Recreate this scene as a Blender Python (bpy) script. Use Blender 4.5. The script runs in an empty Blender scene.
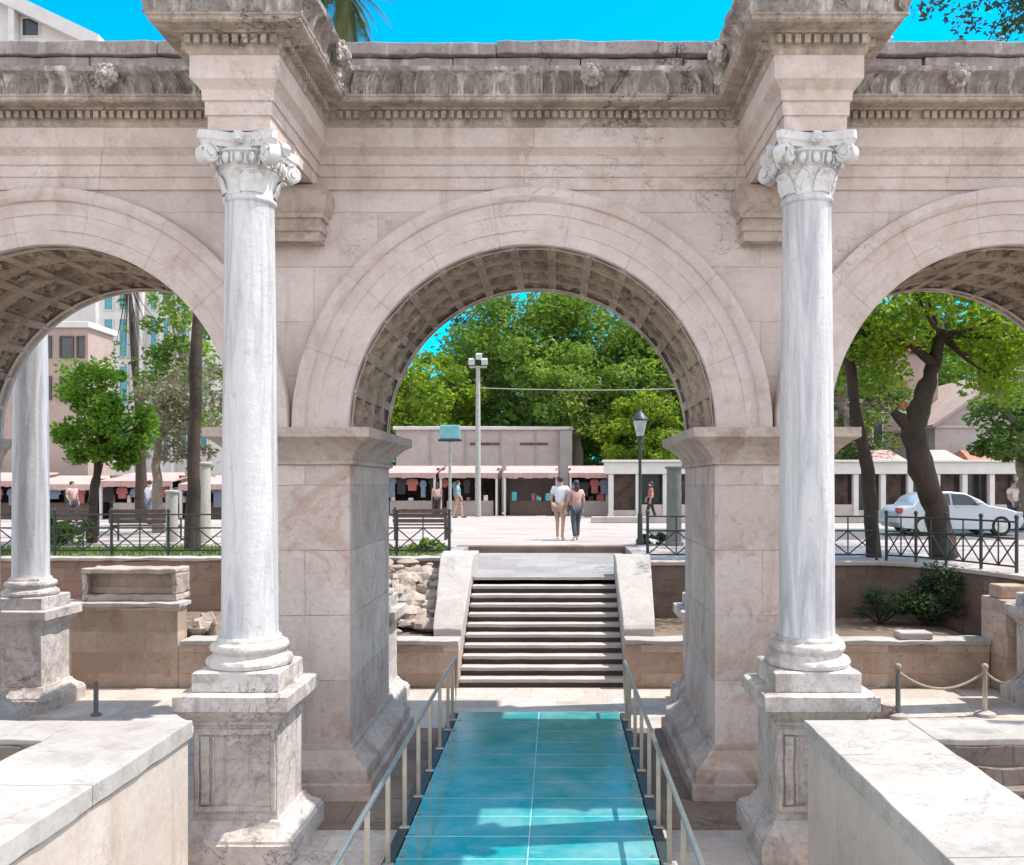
import bpy, bmesh, math, random
from mathutils import Vector, Matrix, noise
R = math.radians
PI = math.pi
random.seed(7)
scene = bpy.context.scene
col = scene.collection

# ------------------------------------------------------------------ levels
FL = -3.5          # floor of the sunken court round the gate
ST = -1.6          # street level
WY = 10.0          # front plane of the gate wall
WB = 12.33         # rear plane
CX = -0.28         # axis of the middle arch
SP = 5.44          # bay spacing
AR = 2.075         # radius of the arch openings
ZS = 0.61          # springing
COLY = 8.6
COLB = 13.95

# ------------------------------------------------------------------ node helpers
class NT:
    def __init__(s, name):
        s.m = bpy.data.materials.new(name); s.m.use_nodes = True
        s.t = s.m.node_tree; s.t.nodes.clear()
        s.out = s.n('ShaderNodeOutputMaterial')
    def n(s, kind, **kw):
        x = s.t.nodes.new(kind)
        for k, v in kw.items(): setattr(x, k, v)
        return x
    def l(s, a, b): s.t.links.new(a, b)
    def set(s, sock, v):
        if hasattr(v, 'is_linked') or isinstance(v, bpy.types.NodeSocket): s.l(v, sock)
        elif isinstance(v, (tuple, list)) and len(v) == 3 and sock.type == 'RGBA': sock.default_value = (*v, 1)
        else: sock.default_value = v
    def math(s, op, a, b=0.0, c=None, clamp=False):
        x = s.n('ShaderNodeMath', operation=op, use_clamp=clamp)
        s.set(x.inputs[0], a); s.set(x.inputs[1], b)
        if c is not None: s.set(x.inputs[2], c)
        return x.outputs[0]
    def mix(s, f, a, b, blend='MIX'):
        x = s.n('ShaderNodeMix', data_type='RGBA', blend_type=blend)
        s.set(x.inputs[0], f); s.set(x.inputs[6], a); s.set(x.inputs[7], b)
        return x.outputs[2]
    def pos(s): return s.n('ShaderNodeNewGeometry').outputs['Position']
    def scl(s, v, k):
        x = s.n('ShaderNodeVectorMath', operation='MULTIPLY'); s.l(v, x.inputs[0]); x.inputs[1].default_value = k
        return x.outputs[0]
    def noise(s, v, scale, detail=5, rough=.6, dist=0.0):
        x = s.n('ShaderNodeTexNoise'); s.l(v, x.inputs['Vector'])
        x.inputs['Scale'].default_value = scale; x.inputs['Detail'].default_value = detail
        x.inputs['Roughness'].default_value = rough; x.inputs['Distortion'].default_value = dist
        return x.outputs['Fac']
    def ramp(s, f, lo, hi, a=0.0, b=1.0):
        x = s.n('ShaderNodeMapRange'); s.l(f, x.inputs[0])
        for i, v in enumerate((lo, hi, a, b)): x.inputs[1+i].default_value = v
        return x.outputs[0]
    def bump(s, h, strength, dist):
        x = s.n('ShaderNodeBump'); s.l(h, x.inputs['Height'])
        x.inputs['Strength'].default_value = strength; x.inputs['Distance'].default_value = dist
        return x.outputs[0]
    def princ(s, color, rough=.8, normal=None, **kw):
        p = s.n('ShaderNodeBsdfPrincipled')
        s.set(p.inputs['Base Color'], color); s.set(p.inputs['Roughness'], rough)
        for k, v in kw.items(): s.set(p.inputs[k.replace('_', ' ')], v)
        if normal is not None: s.l(normal, p.inputs['Normal'])
        s.l(p.outputs[0], s.out.inputs['Surface'])
        return p

def mul(c, k): return tuple(min(1, x*k) for x in c)

def stone(name, c1, c2, stain=(.16,.13,.11), stain_amt=.35, streak=.35, joints=None, jdark=.55, rough=.85, bump=.5,
          fine=.25, lime=0.0, radial=None, var=.12, sf=3.4, rj=.8, grime=.0):
    t = NT(name); p = t.pos()
    big = t.noise(p, .9, 6, .62, .4)
    c = t.mix(t.ramp(big, .36, .66), c1, c2)
    fn = t.noise(p, 17, 7, .7)
    c = t.mix(t.ramp(fn, .38, .62, 0, fine), c, mul(c1, .55))
    # vertical weather streaks
    sv = t.scl(p, (sf, sf, .32))
    st = t.ramp(t.noise(sv, 1.0, 7, .65, .2), .52, .74)
    big2 = t.ramp(t.noise(p, .55, 3, .5), .42, .62)
    c = t.mix(t.math('MULTIPLY', t.math('MULTIPLY', st, big2), streak), c, stain)
    # blotches
    bl = t.ramp(t.noise(p, 2.6, 8, .68, .6), .54, .72)
    c = t.mix(t.math('MULTIPLY', bl, stain_amt), c, stain)
    if lime:
        lm = t.ramp(t.noise(t.scl(p, (4.5, 4.5, .8)), 1.3, 6, .65), .52, .66)
        c = t.mix(t.math('MULTIPLY', lm, lime), c, (.62, .57, .52))
    if grime:
        g1 = t.ramp(t.noise(p, 1.35, 9, .72, 1.1), .50, .60)
        c = t.mix(t.math('MULTIPLY', g1, grime), c, mul(stain, 1.25))
        g2 = t.ramp(t.noise(p, 6.5, 6, .75, .5), .57, .66)
        c = t.mix(t.math('MULTIPLY', g2, grime*.9), c, mul(stain, .7))
    pit = t.ramp(t.noise(p, 34, 3, .6), .66, .72); pit = t.math('MULTIPLY', pit, t.ramp(t.noise(p, 1.1, 3), .42, .62))
    crk = t.ramp(t.math('ABSOLUTE', t.math('SUBTRACT', t.noise(p, .8, 9, .68, .9), .5)), 0, .0045, 1, 0)
    crk = t.math('MULTIPLY', crk, t.ramp(t.noise(p, .45, 2), .5, .6))
    c = t.mix(t.math('MULTIPLY', t.math('MAXIMUM', pit, crk), .6), c, mul(stain, .6))
    h = t.math('ADD', t.math('MULTIPLY', fn, .5), t.noise(p, 5, 6, .65))
    h = t.math('SUBTRACT', h, t.math('MULTIPLY', t.math('MAXIMUM', pit, crk), .6))
    if joints:
        sx = t.n('ShaderNodeSeparateXYZ'); t.l(p, sx.inputs[0])
        cb = t.n('ShaderNodeCombineXYZ')
        wob = t.math('MULTIPLY', t.noise(p, 3, 3), .03)
        t.l(t.math('ADD', t.math('ADD', sx.outputs[0], sx.outputs[1]), wob), cb.inputs[0])
        t.l(t.math('ADD', sx.outputs[2], wob), cb.inputs[1])
        if len(joints) > 2 and joints[2] == 'xy':
            t.l(sx.outputs[0], cb.inputs[0]); t.l(t.math('ADD', sx.outputs[1], wob), cb.inputs[1])
        b = t.n('ShaderNodeTexBrick'); t.l(cb.outputs[0], b.inputs['Vector'])
        b.inputs['Scale'].default_value = 1; b.inputs['Brick Width'].default_value = joints[0]
        b.inputs['Row Height'].default_value = joints[1]; b.inputs['Mortar Size'].default_value = .007
        b.inputs['Mortar Smooth'].default_value = .4; b.inputs['Bias'].default_value = 0
        b.inputs['Color1'].default_value = (1+var, 1+var, 1+var, 1); b.inputs['Color2'].default_value = (1-var, 1-var*1.15, 1-var*1.3, 1)
        b.inputs['Mortar'].default_value = (1, 1, 1, 1)
        c = t.mix(1.0, c, b.outputs['Color'], 'MULTIPLY')
        patch = t.ramp(t.noise(p, 1.7, 3), .40, .60, .15, 1)
        c = t.mix(t.math('MULTIPLY', t.math('MULTIPLY', b.outputs['Fac'], patch), jdark), c, mul(stain, .8))
        h = t.math('SUBTRACT', h, t.math('MULTIPLY', b.outputs['Fac'], .8))
    if radial:
        tc = t.n('ShaderNodeTexCoord').outputs['Object']
        sx = t.n('ShaderNodeSeparateXYZ'); t.l(tc, sx.inputs[0])
        a = t.math('ARCTAN2', sx.outputs[2], sx.outputs[0])
        fr = t.math('FRACT', t.math('MULTIPLY', a, radial/PI))
        d = t.math('ABSOLUTE', t.math('SUBTRACT', fr, .5))
        j = t.ramp(d, .488, .5)
        patch = t.ramp(t.noise(p, 1.7, 3), .42, .62, .05, rj)
        c = t.mix(t.math('MULTIPLY', j, patch), c, mul(stain, .9))
        h = t.math('SUBTRACT', h, t.math('MULTIPLY', j, .6))
    t.princ(c, rough, t.bump(h, bump, .02), Specular_IOR_Level=.25)
    return t.m

def plain(name, c, rough=.6, metallic=0.0, var=.15, scale=6, **kw):
    t = NT(name); p = t.pos()
    f = t.noise(p, scale, 5)
    cc = t.mix(t.ramp(f, .35, .65, 0, 1), mul(c, 1-var), mul(c, 1+var))
    t.princ(cc, rough, t.bump(t.noise(p, scale*4, 4), .12, .01), Metallic=metallic, **kw)
    return t.m

def leafmat(name, a, b, trans=.35, scale=1.1, rough=.55):
    t = NT(name); p = t.pos()
    f = t.ramp(t.noise(p, scale, 3), .36, .64)
    f2 = t.ramp(t.noise(p, 9, 2), .35, .65, 0, .5)
    c = t.mix(t.math('MAXIMUM', t.math('MULTIPLY', f, .8), f2), a, b)
    pr = t.n('ShaderNodeBsdfPrincipled'); t.l(c, pr.inputs['Base Color']); pr.inputs['Roughness'].default_value = rough
    pr.inputs['Specular IOR Level'].default_value = .3
    tr = t.n('ShaderNodeBsdfTranslucent'); t.l(t.mix(1, c, (1.5, 1.6, .7), 'MULTIPLY'), tr.inputs[0])
    mx = t.n('ShaderNodeMixShader'); mx.inputs[0].default_value = trans
    t.l(pr.outputs[0], mx.inputs[1]); t.l(tr.outputs[0], mx.inputs[2]); t.l(mx.outputs[0], t.out.inputs['Surface'])
    return t.m

# ------------------------------------------------------------------ mesh builder
class MB:
    def __init__(s): s.v = []; s.f = []
    def add(s, vs, fs):
        o = len(s.v); s.v += [tuple(v) for v in vs]; s.f += [tuple(o+i for i in f) for f in fs]; return s
    def box(s, x0, x1, y0, y1, z0, z1):
        return s.add([(x0,y0,z0),(x1,y0,z0),(x1,y1,z0),(x0,y1,z0),(x0,y0,z1),(x1,y0,z1),(x1,y1,z1),(x0,y1,z1)],
                     [(3,2,1,0),(4,5,6,7),(0,1,5,4),(1,2,6,5),(2,3,7,6),(3,0,4,7)])
    def obox(s, c, size, rz=0.0, rx=0.0, ry=0.0):
        m = Matrix.Translation(c) @ Matrix.Rotation(rz,4,'Z') @ Matrix.Rotation(ry,4,'Y') @ Matrix.Rotation(rx,4,'X')
        a,b,d = (k/2 for k in size)
        vs = [m @ Vector(q) for q in ((-a,-b,-d),(a,-b,-d),(a,b,-d),(-a,b,-d),(-a,-b,d),(a,-b,d),(a,b,d),(-a,b,d))]
        return s.add(vs, [(3,2,1,0),(4,5,6,7),(0,1,5,4),(1,2,6,5),(2,3,7,6),(3,0,4,7)])
    def tube(s, pts, rads, n=10, cap=True):
        pts = [Vector(p) for p in pts]
        if not isinstance(rads, (list, tuple)): rads = [rads]*len(pts)
        rings = []; up = None
        for i, p in enumerate(pts):
            d = (pts[min(i+1, len(pts)-1)] - pts[max(i-1, 0)]).normalized()
            if up is None: up = Vector((0,0,1)) if abs(d.z) < .9 else Vector((1,0,0))
            a = d.cross(up).normalized(); b = d.cross(a).normalized(); up = b.cross(d) if False else up
            rings.append([p + (a*math.cos(2*PI*k/n) + b*math.sin(2*PI*k/n))*rads[i] for k in range(n)])
        vs = [v for r in rings for v in r]; fs = []
        for i in range(len(pts)-1):
            for k in range(n):
                fs.append((i*n+k, i*n+(k+1)%n, (i+1)*n+(k+1)%n, (i+1)*n+k))
        if cap: fs += [tuple(range(n))[::-1], tuple((len(pts)-1)*n+k for k in range(n))]
        return s.add(vs, fs)
    def lathe(s, prof, n=40, c=(0,0,0), cap=True):
        vs = []; fs = []
        for r, z in prof:
            for k in range(n):
                a = 2*PI*k/n; vs.append((c[0]+r*math.cos(a), c[1]+r*math.sin(a), c[2]+z))
        for i in range(len(prof)-1):
            for k in range(n):
                fs.append((i*n+k, i*n+(k+1)%n, (i+1)*n+(k+1)%n, (i+1)*n+k))
        if cap: fs += [tuple(range(n))[::-1], tuple((len(prof)-1)*n+k for k in range(n))]
        return s.add(vs, fs)
    def ell(s, c, r, n=10, m=7, rz=0.0):
        vs = []; fs = []
        rot = Matrix.Rotation(rz, 3, 'Z')
        for i in range(m+1):
            t = PI*i/m
            for k in range(n):
                a = 2*PI*k/n
                v = rot @ Vector((r[0]*math.sin(t)*math.cos(a), r[1]*math.sin(t)*math.sin(a), r[2]*math.cos(t)))
                vs.append((c[0]+v.x, c[1]+v.y, c[2]+v.z))
        for i in range(m):
            for k in range(n): fs.append((i*n+k, (i+1)*n+k, (i+1)*n+(k+1)%n, i*n+(k+1)%n))
        return s.add(vs, fs)
    def rock(s, c, r, seed, n=9, m=6, k=.35):
        o = len(s.v); s.ell(c, r, n, m)
        for i in range(o, len(s.v)):
            v = Vector(s.v[i]); d = v - Vector(c)
            q = 1 + k*noise.noise(d*2.2/max(r) + Vector((seed*3.1, seed*1.7, seed)))*1.6
            s.v[i] = tuple(Vector(c) + d*q)
        return s
    def sweep(s, path, prof, closed=False, ds=.2, disp=None):
        n = len(path); P = [Vector(p) for p in path]
        segs = n if closed else n-1
        nr = []
        for i in range(segs):
            d = (P[(i+1)%n]-P[i]).normalized(); nr.append(Vector((d.y, -d.x)))
        mit = []
        for i in range(n):
            if closed: a, b = nr[i-1], nr[i]
            else: a, b = nr[max(i-1,0)], nr[min(i,segs-1)]
            mit.append((a+b)/(1+a.dot(b)))
        cols = []; dist = 0
        for i in range(segs):
            j = (i+1) % n; L = (P[j]-P[i]).length; k = max(1, int(L/ds))
            last = (i == segs-1 and not closed)
            for q in range(k + (1 if last else 0)):
                f = q/k; c = []
                for t, (p, z) in enumerate(prof):
                    a = P[i]+mit[i]*p; b = P[j]+mit[j]*p
                    w = a.lerp(b, f)
                    if disp:
                        e = disp(dist+f*L, t, z, w, nr[i]); 
                        if 0 < q < k: w = w + nr[i]*e
                    c.append((w.x, w.y, z))
                cols.append(c)
            dist += L
        m = len(prof); N = len(cols)
        fs = []
        for i in range(N if closed else N-1):
            j = (i+1) % N
            for t in range(m-1): fs.append((i*m+t, j*m+t, j*m+t+1, i*m+t+1))
        s.add([v for c in cols for v in c], fs)
        if closed:
            o = len(s.v)-N*m
            s.f.append(tuple(o+i*m for i in range(N))[::-1]); s.f.append(tuple(o+i*m+m-1 for i in range(N)))
        return s
    def build(s, name, mat, parent=None, origin=None, smooth=False, bevel=0.0, sharp=35, rough=0.0, cell=.12):
        base = parent.get('_w', (0,0,0)) if parent else (0,0,0)
        org = Vector(origin if origin is not None else base)
        me = bpy.data.meshes.new(name)
        me.from_pydata([tuple(Vector(v)-org) for v in s.v], [], s.f)
        bm = bmesh.new(); bm.from_mesh(me)
        if len(bm.faces) < 60000: bmesh.ops.recalc_face_normals(bm, faces=bm.faces)
        if rough:
            for it in range(7):
                es = [e for e in bm.edges if e.calc_length() > cell*1.5]
                if not es: break
                bmesh.ops.subdivide_edges(bm, edges=es, cuts=1, use_grid_fill=True)
            for v in bm.verts:
                w = v.co + org
                d = Vector((nz(w*4.3), nz(w*4.3+Vector((11,0,0))), nz(w*4.3+Vector((0,13,0)))))
                ang = max([e.calc_face_angle(0) for e in v.link_edges]+[0])
                k = rough*(1 if ang < .5 else 1.6)
                v.co += d*k
                if ang > .5:
                    chip = max(0, nz(w*2.7+Vector((5,5,5)))-.25)*rough*3
                    n_ = sum((f.normal for f in v.link_faces), Vector()).normalized(); v.co -= n_*chip
        if smooth:
            for f in bm.faces: f.smooth = True
            for e in bm.edges:
                if len(e.link_faces) == 2 and e.calc_face_angle(0) > R(sharp): e.smooth = False
        bm.to_mesh(me); bm.free()
        o = bpy.data.objects.new(name, me); col.objects.link(o); me.materials.append(mat)
        if parent:
            o.parent = parent; o.location = org - Vector(base)
        else: o.location = org
        o['_w'] = tuple(org)
        if bevel:
            b = o.modifiers.new('edge', 'BEVEL'); b.width = bevel; b.segments = 2; b.limit_method = 'ANGLE'; b.angle_limit = R(40)
        return o

def tag(o, label=None, cat=None, group=None, kind=None):
    if label: o['label'] = label
    if cat: o['category'] = cat
    if group: o['group'] = group
    if kind: o['kind'] = kind
    return o
def thing(name, loc, label, cat, group=None):
    o = bpy.data.objects.new(name, None); o.empty_display_size = .2; col.objects.link(o); o.location = loc
    o['_w'] = tuple(loc)
    return tag(o, label, cat, group)
def copy_tree(o, parent=None):
    c = o.copy(); col.objects.link(c)
    if parent: c.parent = parent
    for ch in list(o.children): copy_tree(ch, c)
    return c
def nz(v, k=1.0): return noise.noise(Vector(v)*k)
def at(px, Y): return (px-557)/880*Y
def zat(py, Y): return (484-py)/880*Y

# ------------------------------------------------------------------ materials
FAC1, FAC2 = (.52,.44,.41), (.60,.525,.495)
M = {}
M['facade'] = stone('facade_marble', FAC1, FAC2, joints=(1.45,.62), jdark=.4, streak=.55, stain=(.26,.175,.13), stain_amt=.26, fine=.18, grime=.16)
M['pier'] = stone('pier_marble', (.49,.41,.375), (.59,.51,.475), joints=(1.3,.74), jdark=.6, streak=.6, stain=(.29,.165,.115), stain_amt=.5, fine=.24, grime=.42)
M['arch'] = stone('archivolt_marble', (.53,.45,.415), (.61,.535,.50), streak=.5, stain=(.30,.19,.14), stain_amt=.36, radial=9, rj=.3, fine=.18, grime=.2)
M['entab'] = stone('entablature_marble', (.51,.43,.39), (.60,.52,.48), joints=(2.4,3.0), jdark=.4, streak=.5, stain=(.25,.17,.125), stain_amt=.34, fine=.2, grime=.26)
M['cornice'] = stone('weathered_cornice', (.36,.30,.25), (.47,.385,.32), stain=(.085,.075,.065), stain_amt=.5, streak=.8, lime=.4, fine=.38, bump=1.0, sf=8, grime=.4)
M['sima'] = stone('weathered_gutter_moulding', (.27,.24,.21), (.44,.385,.34), stain=(.075,.07,.064), stain_amt=.6, streak=.9, lime=.95, fine=.45, bump=1.0, sf=9, grime=.4)
M['attic'] = stone('attic_blocks', (.25,.22,.205), (.34,.295,.275), stain=(.09,.085,.08), stain_amt=.5, streak=.4, lime=.4, fine=.4, bump=.9, grime=.3)
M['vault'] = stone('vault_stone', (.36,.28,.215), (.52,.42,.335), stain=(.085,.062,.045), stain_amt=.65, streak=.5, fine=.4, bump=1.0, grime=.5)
M['impost'] = stone('impost_stone', (.42,.345,.30), (.53,.44,.385), stain=(.21,.125,.085), stain_amt=.6, streak=.7, fine=.28, grime=.45)
M['shaft'] = None
t = NT('white_marble_shaft'); p = t.pos()
v1 = t.ramp(t.noise(t.scl(p, (6,6,.45)), 1, 6, .65, .8), .44, .62)
v2 = t.ramp(t.noise(p, 3, 7, .7, 1.2), .52, .66, 0, .4)
c = t.mix(t.math('MULTIPLY', v1, .8), (.54,.53,.54), (.30,.30,.325)); c = t.mix(v2, c, (.46,.45,.46))
v3 = t.ramp(t.math('ABSOLUTE', t.math('SUBTRACT', t.noise(t.scl(p, (3.2,3.2,.55)), 1.6, 8, .7, 1.6), .5)), 0, .03, .22, 0); c = t.mix(v3, c, (.28,.28,.30))
v4 = t.ramp(t.noise(p, 9, 6, .75), .60, .68, 0, .5); c = t.mix(v4, c, (.30,.26,.23))
t.princ(c, .6, t.bump(t.math('ADD', t.noise(p, 22, 6), t.math('MULTIPLY', t.noise(p, 5, 8, .7), 2.2)), .4, .012)); M['shaft'] = t.m
M['capital'] = stone('white_carved_marble', (.56,.545,.54), (.67,.66,.655), stain=(.20,.17,.15), stain_amt=.35, streak=.35, fine=.25, bump=.7)
M['pedestal'] = stone('pedestal_marble', (.48,.425,.39), (.59,.535,.50), stain=(.14,.115,.10), stain_amt=.5, streak=.95, fine=.34, bump=.9, sf=8, grime=.45)
M['base'] = stone('column_base_marble', (.52,.475,.45), (.62,.575,.55), stain=(.15,.125,.105), stain_amt=.6, streak=.5, fine=.38, bump=1.0, grime=.45)
M['coping'] = stone('coping_marble', (.335,.315,.30), (.43,.41,.395), stain=(.17,.155,.145), stain_amt=.65, grime=.3, streak=.1, fine=.2, bump=.3)
M['parapet'] = stone('parapet_plaster', (.43,.375,.34), (.51,.455,.42), stain=(.27,.18,.12), stain_amt=.3, streak=.8, fine=.2, bump=.3, grime=.15)
M['floor'] = stone('court_paving', (.45,.395,.355), (.55,.49,.45), joints=(.9,.6,'xy'), jdark=.4, stain=(.26,.20,.16), stain_amt=.45, streak=0, fine=.28, grime=.35)
M['block'] = stone('beige_block_wall', (.42,.315,.25), (.52,.41,.335), joints=(.85,.36), jdark=.4, stain=(.27,.16,.11), stain_amt=.5, fine=.3, var=.2, grime=.4)
M['redwall'] = stone('reddish_block_wall', (.27,.165,.13), (.34,.225,.18), joints=(.7,.3), jdark=.4, stain=(.15,.095,.075), stain_amt=.4)
M['darkwall'] = stone('brown_stone_wall', (.15,.105,.085), (.22,.165,.135), joints=(.6,.28), jdark=.5, stain=(.06,.05,.04), stain_amt=.55)
M['palestone'] = stone('pale_limestone', (.38,.35,.325), (.47,.435,.41), stain=(.22,.195,.17), stain_amt=.4, streak=.3, grime=.25)
M['step'] = stone('stair_marble', (.42,.385,.36), (.50,.46,.43), stain=(.26,.23,.2), stain_amt=.35, streak=0, fine=.2)
M['riser_shade'] = stone('stair_riser_shade', (.075,.055,.046), (.11,.085,.07), stain=(.045,.035,.03), stain_amt=.4, streak=.2)  # shade on the marble risers, painted in as a dark base colour
M['soil'] = stone('dry_soil', (.15,.11,.08), (.24,.185,.14), stain=(.07,.055,.04), stain_amt=.5, streak=0, bump=1)
M['rubble'] = stone('rubble_stone', (.36,.29,.245), (.50,.43,.38), stain=(.16,.12,.1), stain_amt=.45, streak=.1, bump=.9)
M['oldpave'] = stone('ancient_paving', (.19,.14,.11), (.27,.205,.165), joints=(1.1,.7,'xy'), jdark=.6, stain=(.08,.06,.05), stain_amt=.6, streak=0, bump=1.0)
M['pitwall'] = stone('pit_rubble_wall', (.17,.14,.12), (.25,.21,.185), joints=(.34,.17), jdark=.7, stain=(.07,.058,.05), stain_amt=.6, bump=1.0, var=.25)
M['plaza'] = stone('plaza_paving', (.36,.31,.29), (.43,.375,.35), joints=(1.2,.6,'xy'), jdark=.3, stain=(.30,.26,.24), stain_amt=.35, streak=0, var=.08)
M['platform'] = stone('landing_paving', (.27,.25,.25), (.34,.315,.31), joints=(.9,.5,'xy'), jdark=.3, stain=(.27,.25,.25), stain_amt=.3, streak=0)
M['road'] = stone('asphalt', (.10,.10,.10), (.15,.145,.14), stain=(.07,.07,.07), stain_amt=.3, streak=0)
M['rail'] = plain('brushed_rail_steel', (.50,.46,.40), .32, .85, .12)
M['railpost'] = plain('brass_tinted_post', (.47,.42,.36), .36, .7, .12)
M['iron'] = plain('dark_green_iron', (.035,.045,.042), .5, .3)
M['greypost'] = plain('weathered_grey_post', (.16,.16,.15), .8)
M['bark'] = stone('tree_bark', (.04,.03,.023), (.075,.055,.04), stain=(.018,.014,.011), stain_amt=.6, streak=.9, bump=1.2)
M['palebark'] = stone('pale_bark', (.19,.155,.12), (.28,.235,.19), stain=(.09,.07,.05), stain_amt=.6, streak=.6, bump=1.0)
M['leafy'] = leafmat('yellow_green_leaves', (.07,.14,.012), (.25,.32,.03), .5, 1.6)
M['lemon'] = leafmat('bright_green_leaves', (.03,.10,.010), (.21,.33,.03), .5, 2.6)
M['mid'] = leafmat('mid_green_leaves', (.055,.12,.02), (.215,.30,.055), .45, .6)
M['dark'] = leafmat('dark_green_leaves', (.04,.085,.02), (.15,.21,.05), .42, .5)
M['olive'] = leafmat('grey_olive_leaves', (.11,.105,.075), (.24,.21,.165), .3, 1.2)
M['pine'] = leafmat('pine_needles', (.018,.042,.018), (.055,.09,.035), .25, .8)
M['palm'] = leafmat('palm_leaflets', (.045,.075,.02), (.13,.13,.04), .3, 1.5)
M['grass'] = leafmat('grass_blades', (.07,.115,.025), (.16,.20,.06), .3, 1.2)
M['lawn'] = stone('lawn_soil', (.13,.16,.06), (.21,.22,.10), stain=(.10,.11,.05), stain_amt=.5, streak=0)
M['whitewall'] = plain('white_render', (.56,.54,.52), .8, 0, .06, 1.5)
M['beigewall'] = stone('beige_render', (.42,.35,.32), (.50,.43,.40), stain=(.26,.21,.19), stain_amt=.3, streak=.5)
M['greywall'] = stone('grey_render', (.33,.30,.28), (.41,.375,.35), stain=(.2,.18,.17), stain_amt=.35, streak=.4)
M['pinkwall'] = stone('pink_render', (.36,.27,.235), (.42,.33,.29), stain=(.25,.16,.13), stain_amt=.3, streak=.4)
M['redwood'] = plain('red_shutter', (.38,.075,.06), .6)
M['rooftile'] = plain('red_roof_tile', (.32,.13,.085), .8, 0, .3, 9)
M['awning'] = plain('pink_awning_cloth', (.44,.30,.27), .8, 0, .12, 1.2)
M['pinkawn'] = plain('rose_awning_cloth', (.46,.28,.26), .8, 0, .15, 1.2)
M['teal'] = plain('teal_glass', (.05,.26,.30), .15)
M['window'] = plain('dark_window_glass', (.03,.04,.045), .12)
M['inside'] = plain('dim_shop_lining', (.10,.07,.06), .9, 0, .4, 3)
M['woodd'] = plain('dark_bench_wood', (.085,.055,.042), .65, 0, .3, 8)
M['sign'] = plain('teal_sign_enamel', (.16,.42,.46), .4)
M['lampglass'] = plain('frosted_lamp_glass', (.42,.45,.45), .25)
M['concrete'] = plain('pole_concrete', (.30,.31,.29), .85)
M['carpaint'] = plain('white_car_paint', (.40,.42,.45), .25, 0, .02, Coat_Weight=.6)
M['tyre'] = plain('black_rubber', (.02,.02,.02), .8)
M['rim'] = plain('alloy_rim', (.5,.5,.5), .35, .7)
M['redlamp'] = plain('red_lamp_plastic', (.4,.03,.025), .3)
M['skin'] = plain('skin', (.46,.28,.20), .6, 0, .06)
M['hair'] = plain('dark_hair', (.035,.025,.02), .6)
def cloth(name, c): return plain(name, c, .85, 0, .12, 5)
M['c_white'] = cloth('white_cloth', (.62,.64,.70)); M['c_dark'] = cloth('dark_denim', (.055,.07,.085)); M['c_rose'] = cloth('rose_cloth', (.45,.28,.26))
M['c_teal'] = cloth('teal_cloth', (.09,.38,.42)); M['c_red'] = cloth('red_cloth', (.34,.11,.10)); M['c_tan'] = cloth('tan_cloth', (.36,.24,.19))
M['c_black'] = cloth('black_cloth', (.03,.028,.03)); M['c_cream'] = cloth('cream_cloth', (.58,.5,.44)); M['c_blue'] = cloth('blue_cloth', (.16,.2,.27))
M['rope'] = plain('hemp_rope', (.36,.30,.25), .9)
# tinted walkway glass: dusty pane over a teal interlayer
t = NT('teal_walkway_glass'); p = t.pos()
d = t.ramp(t.noise(p, 2.2, 7, .65), .38, .72, .03, .34)
sc = t.ramp(t.noise(t.scl(p, (1.2,9,1)), 2.4, 6, .7, .3), .56, .68, 0, .24)
c = t.mix(t.math('MAXIMUM', d, sc), (.0,.215,.215), (.48,.54,.51))
d2 = t.ramp(t.noise(p, .8, 4), .35, .65, .08, .26)
t.princ(c, d2, t.bump(t.noise(p, 2.0, 3), .04, .01), Specular_IOR_Level=.3); M['glass'] = t.m
M['glassjoint'] = plain('silicone_joint', (.30,.58,.62), .4)

# ================================================================== SETTING
def sheet(name, pts, z, mat, kind='structure'):
    mb = MB(); mb.add([(x, y, z) for x, y in pts], [tuple(range(len(pts)))])
    o = mb.build(name, mat); o['kind'] = kind; return o
sheet('ground', [(-600,-400),(600,-400),(600,900),(-600,900)], FL-.25, M['soil'])
sheet('court_floor', [(-45,-30),(45,-30),(45,15.3),(-45,15.3)], FL, M['floor'])
SX0, SX1 = -1.68, 1.17        # stair flight
mb = MB()
curve = [(6.6,18.05),(7.1,17.75),(7.45,17.2),(7.75,16.4),(8.0,15.6),(8.15,14.85)]
mb.add([(x,y,ST) for x,y in [(-400,22.5),(400,22.5),(400,800),(-400,800)]], [(0,1,2,3)])
mb.add([(x,y,ST) for x,y in [(-60,19.1),(SX0-.58,19.1),(SX0-.58,22.5),(-60,22.5)]], [(0,1,2,3)])
rp = [(SX1+.56,22.5),(SX1+.56,18.15)] + [(x+.1,y+.1) for x,y in curve] + [(40,14.85),(40,22.5)]
mb.add([(x,y,ST) for x,y in rp], [tuple(range(len(rp)))])
o = mb.build('street_pavement', M['plaza']); o['kind'] = 'structure'
mb = MB(); mb.add([(SX0-.58,17.75,-3.4),(SX1+.56,17.75,-3.4),(SX1+.56,22.459,-3.4),(SX0-.58,22.459,-3.4),(SX0-.58,17.75,-1.87),(SX1+.56,17.75,-1.87),(SX1+.56,22.459,-1.76),(SX0-.58,22.459,-1.76)], [(3,2,1,0),(4,5,6,7),(0,1,5,4),(1,2,6,5),(2,3,7,6),(3,0,4,7)]); o = mb.build('landing', M['platform']); o['kind'] = 'structure'
mb = MB(); mb.box(SX0-.9, SX1+.9, 22.46, 22.85, -2.2, ST+.015); o = mb.build('kerb', M['darkwall'], bevel=.02); o['kind'] = 'structure'  # dark wall colour paints in the shade on the kerb's upright face
sheet('road', [(3,25.2),(60,25.2),(60,31.5),(3,31.5)], ST+.004, M['road'])
mb = MB(); mb.box(1.4, 30, 36.0, 36.4, ST, ST+.26); o = mb.build('kerb', M['palestone'], bevel=.03); o['kind'] = 'structure'
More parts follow.
